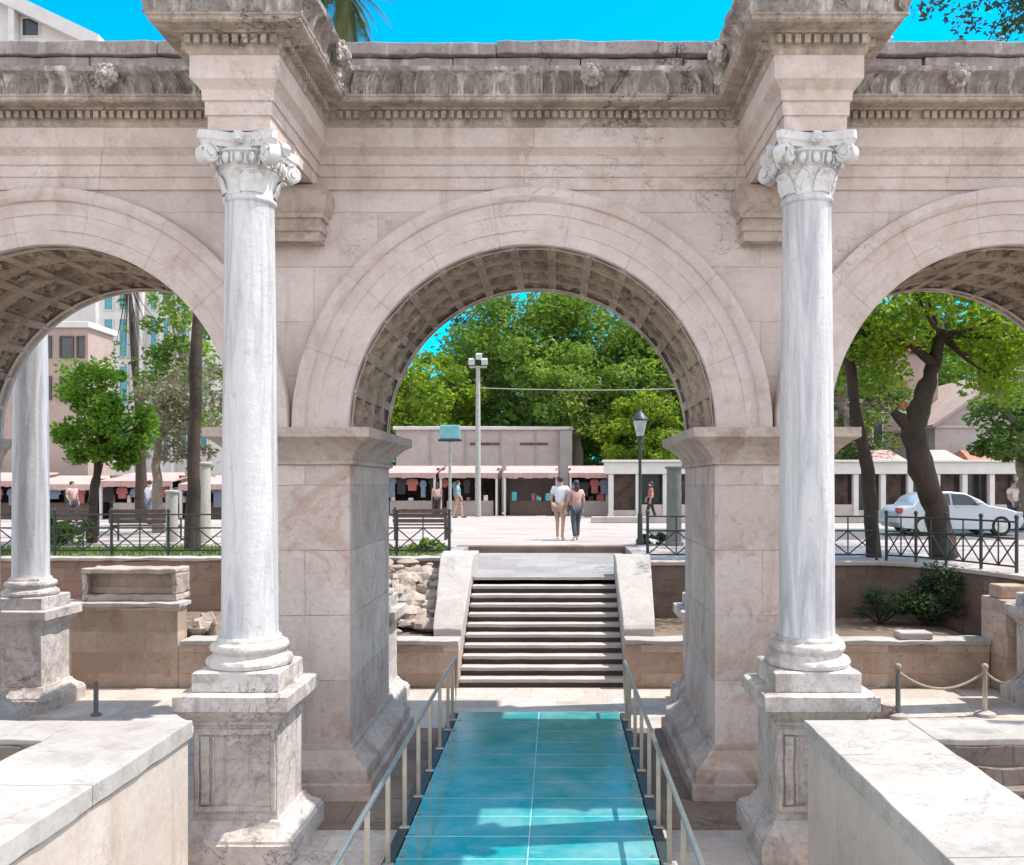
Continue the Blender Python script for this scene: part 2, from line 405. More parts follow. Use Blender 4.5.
mb = MB(); mb.box(SX0-.86, SX0-.5801, 19.02, 22.46, -3.4, ST+.006); o = mb.build('kerb', M['platform']); o['kind'] = 'structure'
mb = MB(); mb.box(SX1+.5601, SX1+.86, 18.2, 22.46, -3.4, ST+.006); o = mb.build('kerb', M['platform']); o['kind'] = 'structure'
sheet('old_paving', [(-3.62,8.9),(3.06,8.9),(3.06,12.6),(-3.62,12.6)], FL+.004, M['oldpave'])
# planted terraces between the low and the upper retaining walls
mb = MB(); mb.box(-16, SX0-.6, 15.45, 19.0, FL, -2.74); o = mb.build('terrace', M['soil']); o['kind'] = 'structure'
mb = MB(); mb.box(SX1+.58, 7.4, 15.45, 18.02, FL, -2.74); o = mb.build('terrace', M['soil']); o['kind'] = 'structure'
sheet('lawn', [(-30,19.45),(-2.6,19.45),(-2.6,22.3),(-30,22.3)], ST+.008, M['lawn'])
mb = MB()
for i in range(9000):
    x = random.uniform(-16,-2.7); y = random.uniform(19.5,22.2); h = random.uniform(.05,.13); a = random.uniform(0,PI); w=.012
    dx, dy = math.cos(a)*w, math.sin(a)*w; lx, ly = random.uniform(-.04,.04), random.uniform(-.04,.04)
    mb.add([(x-dx,y-dy,ST),(x+dx,y+dy,ST),(x+lx,y+ly,ST+h)], [(0,1,2)])
tag(mb.build('grass', M['grass']), 'short grass growing on the strip behind the iron railing', 'grass', kind='stuff')

# ================================================================== THE GATE
gate = thing('triumphal_gate', (CX, (WY+WB)/2, FL), 'pale marble triumphal gate with three coffered arches and free-standing columns', 'gate')
ACX = [CX-SP, CX, CX+SP]
PCX = [CX-1.5*SP, CX-.5*SP, CX+.5*SP, CX+1.5*SP]
XL, XR = CX-1.5*SP-.9, CX+1.5*SP+.9
ZW = 4.22
# upper wall pierced by the three arches
mb = MB(); RH = AR+.21
xs = [(XL, ZS-.01)]
for cx in ACX:
    for k in range(49):
        a = PI - PI*k/48; xs.append((cx+RH*math.cos(a), ZS-.01+RH*math.sin(a)))
xs.append((XR, ZS-.01))
vs = []
for x, z in xs: vs += [(x,WY,z),(x,WY,ZW),(x,WB,z),(x,WB,ZW)]
fs = []
for i in range(len(xs)-1):
    a, b = 4*i, 4*(i+1)
    fs += [(a,b,b+1,a+1),(a+2,a+3,b+3,b+2),(a,a+2,b+2,b),(a+1,b+1,b+3,a+3)]
mb.add(vs, fs); mb.build('wall', M['facade'], gate)
# piers, with moulded foot and impost
def rect(cx, hw, y0, y1): return [(cx-hw,y0),(cx+hw,y0),(cx+hw,y1),(cx-hw,y1)]
wear = lambda k, f=5: (lambda s, t, z, w, n: k*nz((w.x*f, w.y*f, z*f)))
for i, pc in enumerate(PCX):
    hw = SP/2-AR
    mb = MB(); mb.sweep(rect(pc, hw, WY, WB), [(0, FL+z) for z in (0,.4,.9,1.5,2.1,2.7,3.2,3.6)] + [(0, ZS-.3)], True, .2, wear(.008, 4))
    pr = mb.build('pier', M['pier'], gate)
    prof = [(.0,ZS-.40),(.045,ZS-.385),(.05,ZS-.35),(.03,ZS-.33),(.05,ZS-.29),(.11,ZS-.21),(.20,ZS-.13),(.26,ZS-.10),(.28,ZS-.085),(.28,ZS+.02),(.02,ZS+.02)]
    if i in (0, 3): prof = [(p_*.35, z_) for p_, z_ in prof]
    mb = MB(); mb.sweep(rect(pc, hw, WY, WB), prof, True, .12, wear(.014, 6)); mb.build('impost', M['impost'], pr, smooth=True)
    prof = [(.30,FL),(.30,FL+.17),(.25,FL+.18),(.25,FL+.30),(.24,FL+.33),(.17,FL+.37),(.10,FL+.43),(.075,FL+.47),(.05,FL+.485),(.045,FL+.54),(.0,FL+.55)]
    mb = MB(); mb.sweep(rect(pc, hw, WY, WB), prof, True, .12, wear(.016, 5)); mb.build('pier_base', M['impost'], pr, smooth=True)
# archivolts, both faces
AP = [(AR,.16),(AR,-.06),(AR+.012,-.07),(AR+.15,-.07),(AR+.156,-.080),(AR+.33,-.082),(AR+.336,-.092),(AR+.47,-.094),(AR+.485,-.125),(AR+.53,-.15),(AR+.575,-.155),(AR+.62,-.14),(AR+.635,-.09),(AR+.637,.02)]
for cx in ACX:
    for yy, sg in ((WY,1),(WB,-1)):
        vs = []; fs = []; N = 96; m = len(AP)
        for k in range(N+1):
            a = PI*k/N
            for q, (r, d) in enumerate(AP):
                e = .009*nz((cx+r*math.cos(a)*5, q*.6, r*math.sin(a)*5)) if q > 1 else 0
                vs.append((cx+(r+e)*math.cos(a), yy+sg*(d+e), ZS+.02+(r+e)*math.sin(a)))
        for k in range(N):
            for q in range(m-1): fs.append((k*m+q,(k+1)*m+q,(k+1)*m+q+1,k*m+q+1))
        fs += [tuple(range(m)), tuple(N*m+q for q in range(m))]
        MB().add(vs, fs).build('archivolt', M['arch'], gate, origin=(cx, yy, ZS), smooth=True, sharp=25)
# coffered barrel vaults
NA, ND = 15, 4
for cx in ACX:
    vs = []; fs = []; mb = MB()
    y0, y1 = WY+.02, WB-.02
    def P(a, y, r): return (cx+r*math.cos(a), y, ZS+.02+r*math.sin(a))
    for i in range(NA):
        for j in range(ND):
            a0, a1 = PI*i/NA, PI*(i+1)/NA; b0, b1 = y0+(y1-y0)*j/ND, y0+(y1-y0)*(j+1)/ND
            rings = []
            for f, h in ((0,.0),(.12,.0),(.14,.045),(.215,.05),(.24,.105)):
                rings.append([P(a0+(a1-a0)*u, b0+(b1-b0)*v, AR+h) for u, v in ((f,f),(1-f,f),(1-f,1-f),(f,1-f))])
            o = [v for r in rings for v in r]; ff = []
            for q in range(len(rings)-1):
                for k in range(4): ff.append((q*4+k, q*4+(k+1)%4, q*4+4+(k+1)%4, q*4+4+k))
            ff.append(tuple(range(16,20))); mb.add(o, ff)
            am, bm_ = (a0+a1)/2, (b0+b1)/2
            mb.rock(P(am, bm_, AR+.085), (.085,.085,.085), i*7+j+cx, 8, 5, .5)
            for k in range(6):
                q = 2*PI*k/6
                mb.ell(P(am+.045*math.cos(q), bm_+.10*math.sin(q), AR+.09), (.05,.05,.05), 6, 4)
    mb.build('vault', M['vault'], gate, smooth=True, sharp=30)
# entablature, breaking forward over every column
def epath(front):
    y, yr = (WY, COLY-.265) if front else (WB, COLB+.265)
    pts = [(XL, y)]
    for pc in PCX: pts += [(pc-.265,y),(pc-.265,yr),(pc+.265,yr),(pc+.265,y)]
    pts.append((XR, y))
    return pts if front else pts[::-1]
ARCHP = [(-.03,3.335),(.03,3.335),(.032,3.47),(.05,3.475),(.052,3.60),(.07,3.605),(.072,3.66),(.075,3.70),(.115,3.745),(.15,3.775),(.152,3.80),(.152,3.985),(.16,3.99)]
CORNP = [(.12,3.985),(.165,3.99),(.185,4.02),(.185,4.055),(.19,4.06),(.20,4.14),(.26,4.15),(.265,4.165),(.40,4.17),(.42,4.185),(.425,4.215),(.435,4.22),(.44,4.24)]
SIMAP = [(.438,4.24),(.45,4.262),(.44,4.295),(.445,4.33),(.46,4.365),(.485,4.40),(.515,4.435),(.54,4.45),(.545,4.495),(.50,4.505),(.10,4.505)]
def simad(s, t, z, w, n):
    if t >= 8: return .016*nz((w.x*7, w.y*7, z*7))
    u = (s/.21) % 1.0 - .5
    leaf = max(0, 1-(abs(u)/(.48-.28*(z-4.24)/.2))**2.0)*min(1, max(.25, .75+1.3*nz((w.x*1.1+2, w.y*1.1, 0))))
    rib = .5+.5*math.cos(u*26)
    return (.12*leaf*(.45+.55*rib) - .065)*(1 if 0 < t < 7 else .25) + .022*nz((w.x*6, w.y*6, z*6))
for front in (True, False):
    ep = epath(front)
    mb = MB().sweep(ep, ARCHP, False, .09, wear(.007, 6))
    for pc in PCX:
        y0, y1 = (COLY-.265, WY) if front else (WB, COLB+.265)
        mb.add([(pc-.29,y0-.02,3.338),(pc+.29,y0-.02,3.338),(pc+.29,y1+.02,3.338),(pc-.29,y1+.02,3.338)], [(0,1,2,3)])
        y0, y1 = (COLY-.6, WY+.3) if front else (WB-.3, COLB+.6)
    ent = mb.build('architrave', M['entab'], gate, smooth=True, sharp=28)
    mb = MB().sweep(ep, CORNP, False, .10, wear(.010, 6))
    # dentils
    if front:
        for i in range(len(ep)-1):
            a, b = Vector(ep[i]), Vector(ep[i+1]); d = (b-a).normalized(); n = Vector((d.y,-d.x)); L = (b-a).length
            ext0 = .19 if (i % 4 in (2,)) else (-.19 if i % 4 == 0 and i > 0 else 0)
            lo, hi = -.0, L
            if i % 4 == 2: lo, hi = -.19, L+.19
            elif i % 4 in (1, 3): lo, hi = (.28, L+.19) if i % 4 == 1 else (-.19, L-.28)
            else: lo, hi = .28, L-.28
            s_ = lo+.03
            while s_ < hi-.05:
                if random.random() > .04:
                    q = a+d*(s_+.025)+n*.215
                    mb.obox((q.x, q.y, 4.098), (.052,.075,.078+random.uniform(-.008,.002)), math.atan2(d.y,d.x))
                s_ += .088
    cor = mb.build('cornice', M['cornice'], gate, smooth=True, sharp=28)
    mb = MB().sweep(ep, SIMAP, False, .018 if front else .2, simad if front else None)
    for pc in PCX:
        y0, y1 = (COLY-.265-.3, WY+.2) if front else (WB-.2, COLB+.265+.3)
        mb.add([(pc-.5,y0,4.507),(pc+.5,y0,4.507),(pc+.5,y1,4.507),(pc-.5,y1,4.507)], [(0,1,2,3)])
    mb.build('gutter_moulding', M['sima'], cor, smooth=True, sharp=50)
# lion-head spouts on the gutter moulding
def lion(x, y, face=(0,-1)):
    mb = MB(); fx, fy = face
    c = Vector((x, y, 4.405))
    mb.rock(c, (.10,.10,.105), x*3, 12, 9, .25)
    f = Vector((fx, fy, 0)); sd = Vector((-fy, fx, 0))
    mb.rock(c+f*.085+Vector((0,0,-.025)), (.055,.055,.05), x, 9, 6, .2)
    for k in range(11):
        a = 2*PI*k/11
        mb.ell(c+sd*.10*math.cos(a)+Vector((0,0,.10*math.sin(a)))+f*.02, (.036,.036,.036), 6, 4)
    for s_ in (-1,1): mb.ell(c+sd*.055*s_+Vector((0,0,.085))+f*.06, (.022,.022,.03), 6, 4)
    mb.build('lion_head', M['sima'], gate, smooth=True)
for x in (at(107,9.5), at(592,9.5), at(958,9.5)): lion(x, WY-.50)
for pc, s_ in ((PCX[1],1),(PCX[2],-1)):
    lion(pc+s_*(.265+.50), WY-1.0, (s_,0))
# attic course of rough blocks behind the cornice
for yy0, yy1 in ((WY+.12, WY+.75),(WB-.75, WB-.12)):
    mb = MB(); x = XL; random.seed(3)
    while x < XR:
        w = random.uniform(1.15, 1.75); h = random.uniform(-.012,.012)
        if x < XR: mb.box(x+.004, min(XR,x+w)-.004, yy0+random.uniform(-.02,.02), yy1, 4.3, 4.90+h)
        x += w
    mb.build('attic_course', M['attic'], gate, bevel=.015, rough=.014, cell=.12)
mb = MB(); x = XL; random.seed(5)
while x < XR:
    w = random.uniform(1.6, 2.6); mb.box(x+.003, min(XR,x+w)-.003, WY+.06+random.uniform(-.015,.015), WB-.1, 4.92, 5.07+random.uniform(-.012,.012)); x += w
mb.build('attic_coping', M['attic'], gate, bevel=.015, rough=.014, cell=.12)
# corbels behind the capitals (front only in view)
for pc in PCX:
    prof = [(0,2.70),(.10,2.70),(.105,2.80),(.13,2.81),(.13,2.865),(.115,2.87),(.115,2.945),(.15,2.95),(.155,3.0),(.17,3.01),(.20,3.07),(.22,3.15),(.215,3.24),(.18,3.30),(.13,3.33),(0,3.333)]
    mb = MB(); hw = .26
    pth = [(pc-hw, WY+.02),(pc-hw, WY-.14),(pc+hw, WY-.14),(pc+hw, WY+.02)]
    mb.sweep([(pc-hw, WY+.02),(pc-hw, WY-.12),(pc+hw, WY-.12),(pc+hw, WY+.02)], prof, False, .08, wear(.02, 8))
    mb.build('corbel', M['impost'], gate, smooth=True, sharp=30)

# free-standing columns
def make_column(cx, cy):
    W = lambda h: FL+h
    prof = [(.57,0),(.57,.19),(.555,.20),(.55,.225),(.52,.25),(.465,.29),(.43,.335),(.425,.36),(.40,.37),(.395,.41),(.39,.43),(.39,.62),(.39,.85),(.39,1.08),(.39,1.24),(.40,1.25),(.405,1.28),(.43,1.30),(.475,1.345),(.505,1.385),(.52,1.40),(.53,1.41),(.53,1.54),(.50,1.555)]
    mb = MB(); mb.sweep([(cx,cy-.0001),(cx+.0001,cy),(cx,cy+.0001),(cx-.0001,cy)][:0] or rect(cx,.001,cy-.001,cy+.001), [(p-.001, W(z)) for p, z in prof], True, 1)
    # subdivided version for worn arrises
    mb = MB()
    hw = .39
    mb.sweep(rect(cx,hw,cy-hw,cy+hw), [(p-hw, W(z)) for p, z in prof], True, .05, lambda s,t,z,w,n: .015*nz((w.x*6,w.y*6,z*6)) - .05*max(0, nz((w.x*2.3+cx, w.y*2.3, z*2.3))-.22))
    ped = mb.build('pedestal', M['pedestal'], gate, smooth=True, sharp=28)
    # raised border framing the sunk panel on the front of the die
    sg = -1 if cy < WY else 1
    fr = MB(); y0, y1 = sorted((cy+sg*.386, cy+sg*.418))
    for a, b, c_, d in ((-.375,-.335,.45,1.22),(.335,.375,.45,1.22),(-.3345,.3345,1.165,1.22),(-.3345,.3345,.45,.50)):
        fr.box(cx+a, cx+b, y0, y1, W(c_), W(d))
    for a, b, c_, d in ((-.315,-.235,.52,1.15),(-.21,-.19,.52,1.15)):
        fr.box(cx+a, cx+b, y0, y1-.012 if sg > 0 else y1, W(c_), W(d))
    fr.build('panel_border', M['pedestal'], ped, bevel=.008, rough=.008, cell=.05)
    # base
    mb = MB(); mb.sweep(rect(cx,.40,cy-.40,cy+.40), [(-.03,W(1.55)),(0,W(1.56)),(0,W(1.73)),(-.02,W(1.745))], True, .06, wear(.02,8))
    mb.lathe([(.36,1.74),(.395,1.755),(.405,1.79),(.39,1.825),(.36,1.84),(.345,1.85),(.335,1.87),(.345,1.89),(.362,1.905),(.368,1.935),(.355,1.965),(.325,1.98),(.305,1.985),(.305,2.01),(.29,2.03)], 48, (cx,cy,FL))
    for i in range(len(mb.v)):
        v = Vector(mb.v[i]); e = .015*nz(v*7) ; d = Vector((v.x-cx, v.y-cy, 0)).normalized(); mb.v[i] = tuple(v + d*e)
    bse = mb.build('column_base', M['base'], None, origin=(cx,cy,FL), smooth=True, sharp=40)
    # shaft
    sh = MB(); pr = [(.279,2.015),(.270,2.05),(.265,2.12)]
    for k in range(1, 16):
        f = k/15; pr.append((.265-.035*f**1.6, 2.12+f*(6.17-2.12)))
    pr += [(.233,6.20),(.25,6.215),(.254,6.235),(.25,6.255),(.234,6.27)]
    sh.lathe(pr, 56, (cx,cy,FL)); shaft = sh.build('column', M['shaft'], gate, origin=(cx,cy,FL), smooth=True, sharp=40)
    bse.parent = shaft; bse.location = (0,0,0)
    # composite capital
    cp = MB()
    cp.lathe([(.226,6.265),(.23,6.34),(.238,6.42),(.255,6.47),(.278,6.50),(.27,6.51),(.268,6.525),(.285,6.53),(.282,6.565),(.282,6.60),(.30,6.635),(.325,6.65),(.30,6.69)], 48, (cx,cy,FL))
    for k in range(16):        # egg and dart
        a = 2*PI*k/16
        cp.ell((cx+.318*math.cos(a), cy+.318*math.sin(a), FL+6.58), (.036,.036,.055), 8, 6)
        b = a+PI/16; cp.obox((cx+.325*math.cos(b), cy+.325*math.sin(b), FL+6.575), (.02,.012,.09), b)
    for k in range(8):         # worn acanthus leaves
        a = 2*PI*k/8+PI/8; ca, sa = math.cos(a), math.sin(a)
        pts = [(.245,6.29),(.275,6.36),(.29,6.43),(.325,6.475),(.35,6.46)]; wds = (.10,.105,.095,.07,.03)
        vs = []
        for (r, z), w in zip(pts, wds):
            for q in (-1,0,1): vs.append((cx+(r-.02*abs(q))*ca - q*w*sa, cy+(r-.02*abs(q))*sa + q*w*ca, FL+z))
        n0 = len(vs)
        for (r, z), w in zip(pts, wds):
            for q in (-1,0,1): vs.append((cx+(r-.05)*ca - q*w*sa*.9, cy+(r-.05)*sa + q*w*ca*.9, FL+z-.02))
        fs = []
        for i in range(4):
            for q in range(2):
                fs.append((i*3+q,i*3+q+1,i*3+q+4,i*3+q+3)); fs.append((n0+i*3+q,n0+i*3+q+3,n0+i*3+q+4,n0+i*3+q+1))
        for i in range(4):
            fs.append((i*3,i*3+3,n0+i*3+3,n0+i*3)); fs.append((i*3+2,n0+i*3+2,n0+i*3+5,i*3+5))
        fs.append((12,13,14,n0+14,n0+13,n0+12))
        if k % 2 == 0: cp.add(vs, fs)
    for k in range(4):         # corner volutes
        a = PI/4+k*PI/2; d = Vector((math.cos(a), math.sin(a), 0)); sd = Vector((-d.y, d.x, 0))
        c0 = Vector((cx,cy,FL+6.615)) + d*.425
        for wd, rr in ((.055,.092),(.072,.063),(.088,.032)):
            pts = [c0-sd*wd, c0+sd*wd]
            n = 22; vs = []
            for sgn in (-1,1):
                for q in range(n):
                    t_ = 2*PI*q/n; vs.append(c0+sd*wd*sgn+d*rr*math.cos(t_)+Vector((0,0,rr*math.sin(t_))))
            cp.add(vs, [(q,(q+1)%n,n+(q+1)%n,n+q) for q in range(n)]+[tuple(range(n))[::-1],tuple(range(n,2*n))])
        # spiral rim on both faces
        for sgn in (-1,1):
            sp = []
            for q in range(34):
                t_ = q*.42; rr = .096*math.exp(-.085*t_)
                sp.append(c0+sd*(.06*sgn)+d*rr*math.cos(t_+PI/2)+Vector((0,0,rr*math.sin(t_+PI/2))))
            cp.tube(sp, .013, 6)
        cp.tube([Vector((cx,cy,FL+6.66))+d*.20, Vector((cx,cy,FL+6.69))+d*.34, c0+Vector((0,0,.10))], [.05,.055,.05], 8)
    # concave abacus
    pl = []
    for k in range(4):
        a0 = PI/4+k*PI/2; c0 = Vector((math.cos(a0), math.sin(a0))); c1 = Vector((math.cos(a0+PI/2), math.sin(a0+PI/2)))
        A = c0*.535; B = c1*.535; ta = (B-A).normalized()
        for q in range(9):
            f = .05+.9*q/8; mid = (c0+c1).normalized()
            pl.append(A.lerp(B, f) - mid*.085*math.sin(PI*q/8))
    n = len(pl); vs = []
    for z, k in ((6.69,.93),(6.715,.95),(6.74,.98),(6.745,1.0),(6.82,1.0)):
        vs += [(cx+q.x*k, cy+q.y*k, FL+z) for q in pl]
    fs = [tuple(range(n))[::-1], tuple(range(4*n,5*n))]
    for i in range(4): fs += [(i*n+q,i*n+(q+1)%n,(i+1)*n+(q+1)%n,(i+1)*n+q) for q in range(n)]
    cp.add(vs, fs)
    for k in range(4):
        a = k*PI/2; cp.rock((cx+.34*math.cos(a), cy+.34*math.sin(a), FL+6.76), (.06,.06,.06), k, 8, 6, .4)
    for i in range(len(cp.v)):
        v = Vector(cp.v[i]); cp.v[i] = tuple(v+Vector((nz(v*9), nz(v*9+Vector((5,0,0))), nz(v*9+Vector((0,7,0)))))*.011)
    cpo = cp.build('capital', M['capital'], None, origin=(cx,cy,FL), smooth=True, sharp=38)
    cpo.parent = shaft; cpo.location = (0,0,0)
    return ped, shaft
ped0, sh0 = make_column(PCX[1], COLY)
def place_column(cx, cy, turn):
    for src in (ped0, sh0):
        c_ = copy_tree(src); c_.parent = gate
        if src is sh0:
            c_.location = Vector((cx, cy, FL)) - Vector(gate['_w'])
            c_.rotation_euler.z = turn
        else:
            # pedestal mesh is stored about the gate's base
            m = Matrix.Translation(Vector((cx,cy,0))-Vector(gate['_w'])*1 ) @ Matrix.Rotation(turn,4,'Z') @ Matrix.Translation(Vector(gate['_w'])-Vector((PCX[1],COLY,0)))
            c_.matrix_basis = m
for i, pc in enumerate(PCX):
    if i != 1: place_column(pc, COLY, 0)
    place_column(pc+(.1 if i == 0 else 0), COLB, PI)

# ================================================================== GLASS FOOTBRIDGE
DX0, DX1, DZ = -1.42, .90, -3.30
DY0, DY1 = 4.4, 12.75
br = thing('glass_footbridge', ((DX0+DX1)/2, (DY0+DY1)/2, FL), 'teal glass footbridge with steel handrails running through the middle arch', 'footbridge')
mb = MB()
for x in (DX0-.06, DX1+.06): mb.box(x-.05, x+.05, DY0, DY1, DZ-.16, DZ-.012)
mb.box(DX0-.0, DX1+.0, DY0+.01, DY1-.01, DZ-.10, DZ-.026)
y = DY0
while y < DY1: mb.box(DX0-.0, DX1, y-.04, y+.04, FL, DZ-.105); y += 1.4
mb.build('frame', M['iron'], br)
mid = (DX0+DX1)/2
ys = [DY1-.5*k for k in range(17)]
for k in range(16):
    for a, b in ((DX0, mid),(mid, DX1)):
        mb = MB(); mb.box(a+.008, b-.008, ys[k+1]+.008, ys[k]-.008, DZ-.022, DZ+random.uniform(-.0015,.0015))
        mb.build('glass_pane', M['glass'], br, bevel=.003)
mb = MB(); mb.box(mid-.006, mid+.006, DY0, DY1, DZ-.022, DZ-.005)
for k in range(17):
    mb.box(DX0, mid-.008, ys[k]-.0078, ys[k]+.0078, DZ-.022, DZ-.003); mb.box(mid+.008, DX1, ys[k]-.0078, ys[k]+.0078, DZ-.022, DZ-.003)
mb.build('joint_strip', M['glassjoint'], br)
for k in range(17):
    for x in (DX0+.05, DX1-.05):
        mb = MB(); mb.lathe([(.02,0),(.02,.006),(.012,.009)], 10, (x, ys[k]+.04, DZ+.002)); mb.build('clamp', M['rail'], br, smooth=True)
for x in (DX0-.045, DX1+.075):
    rz = -2.505 if x < 0 else -2.56
    mb = MB()
    mb.tube([(x,DY0,rz),(x,DY1-.05,rz),(x,DY1-.01,rz-.02),(x,DY1,rz-.06),(x,DY1,DZ)], .023, 10)
    hr = mb.build('handrail', M['rail'], br, smooth=True)
    mb = MB(); mb.tube([(x,DY0,DZ+.42),(x,DY1,DZ+.42)], .009, 8)
    y = DY1-.42; k = 0
    while y > DY0:
        pb = MB(); pb.box(x-.021, x+.021, y-.012, y+.012, DZ-.1, rz-.018); pb.box(x-.05, x+.05, y-.03, y+.03, DZ-.012, DZ+.004)
        pb.build('post', M['railpost'], hr, bevel=.004)
        y -= .84 if k else .5; k += 1

# ================================================================== FOREGROUND PARAPETS
def parapet(x_in, sgn, far, zt, side_w, far_w, label):
    # sgn -1: lies to the left of the bridge, its inner face looks right
    e = thing('stone_parapet', (x_in+sgn*2.5, 4.5, FL), label, 'parapet')
    X = lambda d: x_in+sgn*d
    def bx(m, d0, d1, y0, y1, z0, z1): m.box(*sorted((X(d0),X(d1))), y0, y1, z0, z1)
    ov = .03
    w = MB(); zc = zt-.15
    bx(w, ov, side_w-ov, .5, far-ov, FL, zc-.02); bx(w, side_w-ov, 6.0, far-far_w+ov, far-ov, FL, zc-.02)
    bx(w, ov+.02, side_w-ov, .5, far-ov-.02, zc-.02, zc)     # recessed shadow joint under the slab
    bx(w, side_w-ov, 6.0, far-far_w+ov, far-ov, zc-.019, zt-.056)
    w.build('wall', M['parapet'], e, bevel=.006)
    c = MB(); cuts = [far, far-.95 if sgn > 0 else far-1.62, far-2.75, far-4.1, far-5.6, .5]
    for a, b in zip(cuts, cuts[1:]):
        bx(c, 0, side_w, b+.004, a-(.004 if a != far else 0), zc, zt)
    dd = side_w+.006
    for k in range(3):
        bx(c, dd, dd+1.6, far-far_w, far, zt-.055, zt-.002*(k % 2)); dd += 1.606
    c.build('coping', M['coping'], e, bevel=.01, rough=.005, cell=.09)
    l = MB(); bx(l, side_w-.06, 6.0, .5, far-far_w-.0, zt-1.0, zt-.85); l.build('inner_floor', M['soil'], e)
    r = MB(); random.seed(11)
    for i in range(90):
        d = random.uniform(side_w, 3.2); yy = random.uniform(far-far_w-1.8, far-far_w-.02)
        s_ = random.uniform(.06,.2)
        r.rock((X(d), yy, zt-.85+random.uniform(-.03,.05)), (s_*1.3,s_,s_*.6), i, 8, 5)
    r.build('rubble', M['rubble'], e, smooth=True, sharp=40)
    led = MB(); bx(led, side_w-.029, 6, far-far_w-.012, far-far_w+.029, zt-.34, zt-.057); bx(led, side_w-.028, side_w+.004, .5, far-far_w-.013, zt-.84, zc-.03); bx(led, side_w+.0, 6, far-far_w-.20, far-far_w+.02, zt-.55, zt-.34); bx(led, side_w+.05, 6, far-far_w-.06, far-far_w-.013, zt-.338, zt-.22)
    led.build('inner_ledge', M['pitwall'], e, bevel=.015, rough=.015, cell=.1)
parapet(-3.10, -1, 7.5, -2.01, .95, .56, 'pale parapet with grey marble coping, sunlit plaster face towards the bridge')
parapet(2.10, 1, 7.5, -2.01, .88, .56, 'pale parapet with white marble coping round a rubble pit, streaked shaded face')

# ================================================================== STAIRS AND RETAINING WALLS
st = thing('stone_staircase', ((SX0+SX1)/2, 16.4, FL), 'wide flight of marble steps between white sloping cheek walls', 'staircase')
NSTEP = 11; RISE = (3.5-1.87)/NSTEP; TR = .26
for k in range(NSTEP):
    y0 = 15.12+k*TR; z1 = FL+(k+1)*RISE
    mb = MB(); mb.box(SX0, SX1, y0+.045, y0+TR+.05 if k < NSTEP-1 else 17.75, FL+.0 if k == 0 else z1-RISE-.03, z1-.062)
    s_ = mb.build('step', M['riser_shade'], st)
    tr = MB(); tr.box(SX0+.002, SX1-.002, y0-.005, y0+TR+.04 if k < NSTEP-1 else 17.76, z1-.06, z1); tr.build('tread', M['step'], s_, bevel=.006, rough=.004, cell=.12)
for sg, xa_, xb_ in ((-1, SX0-.004, SX0-.50),(1, SX1+.004, SX1+.56)):
    yb = 19.1 if sg < 0 else 18.2; sp_ = .18 if sg < 0 else .16
    pr = [(15.53,FL),(15.53,-2.56),(15.60,-2.50),(17.75,-1.46),(yb,-1.44),(yb,FL)]
    mb = MB(); n = len(pr); f_ = lambda y: (y-15.53)/2.3
    mb.add([(xa_,y,z) for y,z in pr]+[(xb_+sg*sp_*f_(y),y,z) for y,z in pr], [tuple(range(n))[::-1], tuple(range(n,2*n))]+[(i,(i+1)%n,n+(i+1)%n,n+i) for i in range(n)])
    mb.build('cheek_wall', M['palestone'], st, bevel=.02, rough=.014, cell=.2)

def wallthing(name, label, boxes, copes, wm, cm, loc, cat='wall'):
    e = thing(name, loc, label, cat)
    mb = MB()
    for b in boxes: mb.box(*b)
    mb.build('wall', wm, e, bevel=.01, rough=.012, cell=.25)
    if copes:
        mb = MB()
        for b in copes: mb.box(*b)
        mb.build('coping', cm, e, bevel=.012, rough=.014, cell=.14)
    return e
lx = at(77, 15.2); mx = at(180, 15.2); m2 = at(216, 15.2)
wallthing('retaining_wall', 'stepped beige block wall under the framed stone block, beside the rear pedestal',
    [(-16, mx, 15.12, 15.5, FL, -2.12), (mx+.004, -4.6, 15.12, 15.5, FL, -2.76)],
    [(-16, mx+.05, 15.06, 15.56, -2.12, -2.04), (mx+.05, -4.6, 15.06, 15.56, -2.758, -2.68)], M['block'], M['palestone'], (-8,15.3,FL))
wallthing('retaining_wall', 'low beige wall joining the white cheek wall of the stairs below the rubble bank',
    [(-4.59, SX0-.006, 15.12, 15.5, FL, -2.76)], [(-4.59, SX0-.006, 15.06, 15.52, -2.758, -2.68)], M['block'], M['palestone'], (-3.4,15.3,FL))
wallthing('retaining_wall', 'low beige wall with white coping behind the rope barrier',
    [(SX1+.006, 7.45, 15.12, 15.5, FL, -2.76)], [(SX1+.006, 7.45, 15.06, 15.52, -2.758, -2.68)], M['block'], M['palestone'], (4.5,15.3,FL))
wallthing('retaining_wall', 'reddish block wall below the iron railing and the lawn',
    [(-30, SX0-.59, 19.0, 19.4, FL, ST-.06)], [(-30, SX0-.59, 18.95, 19.45, ST-.06, ST+.012)], M['redwall'], M['palestone'], (-9,19.2,FL))
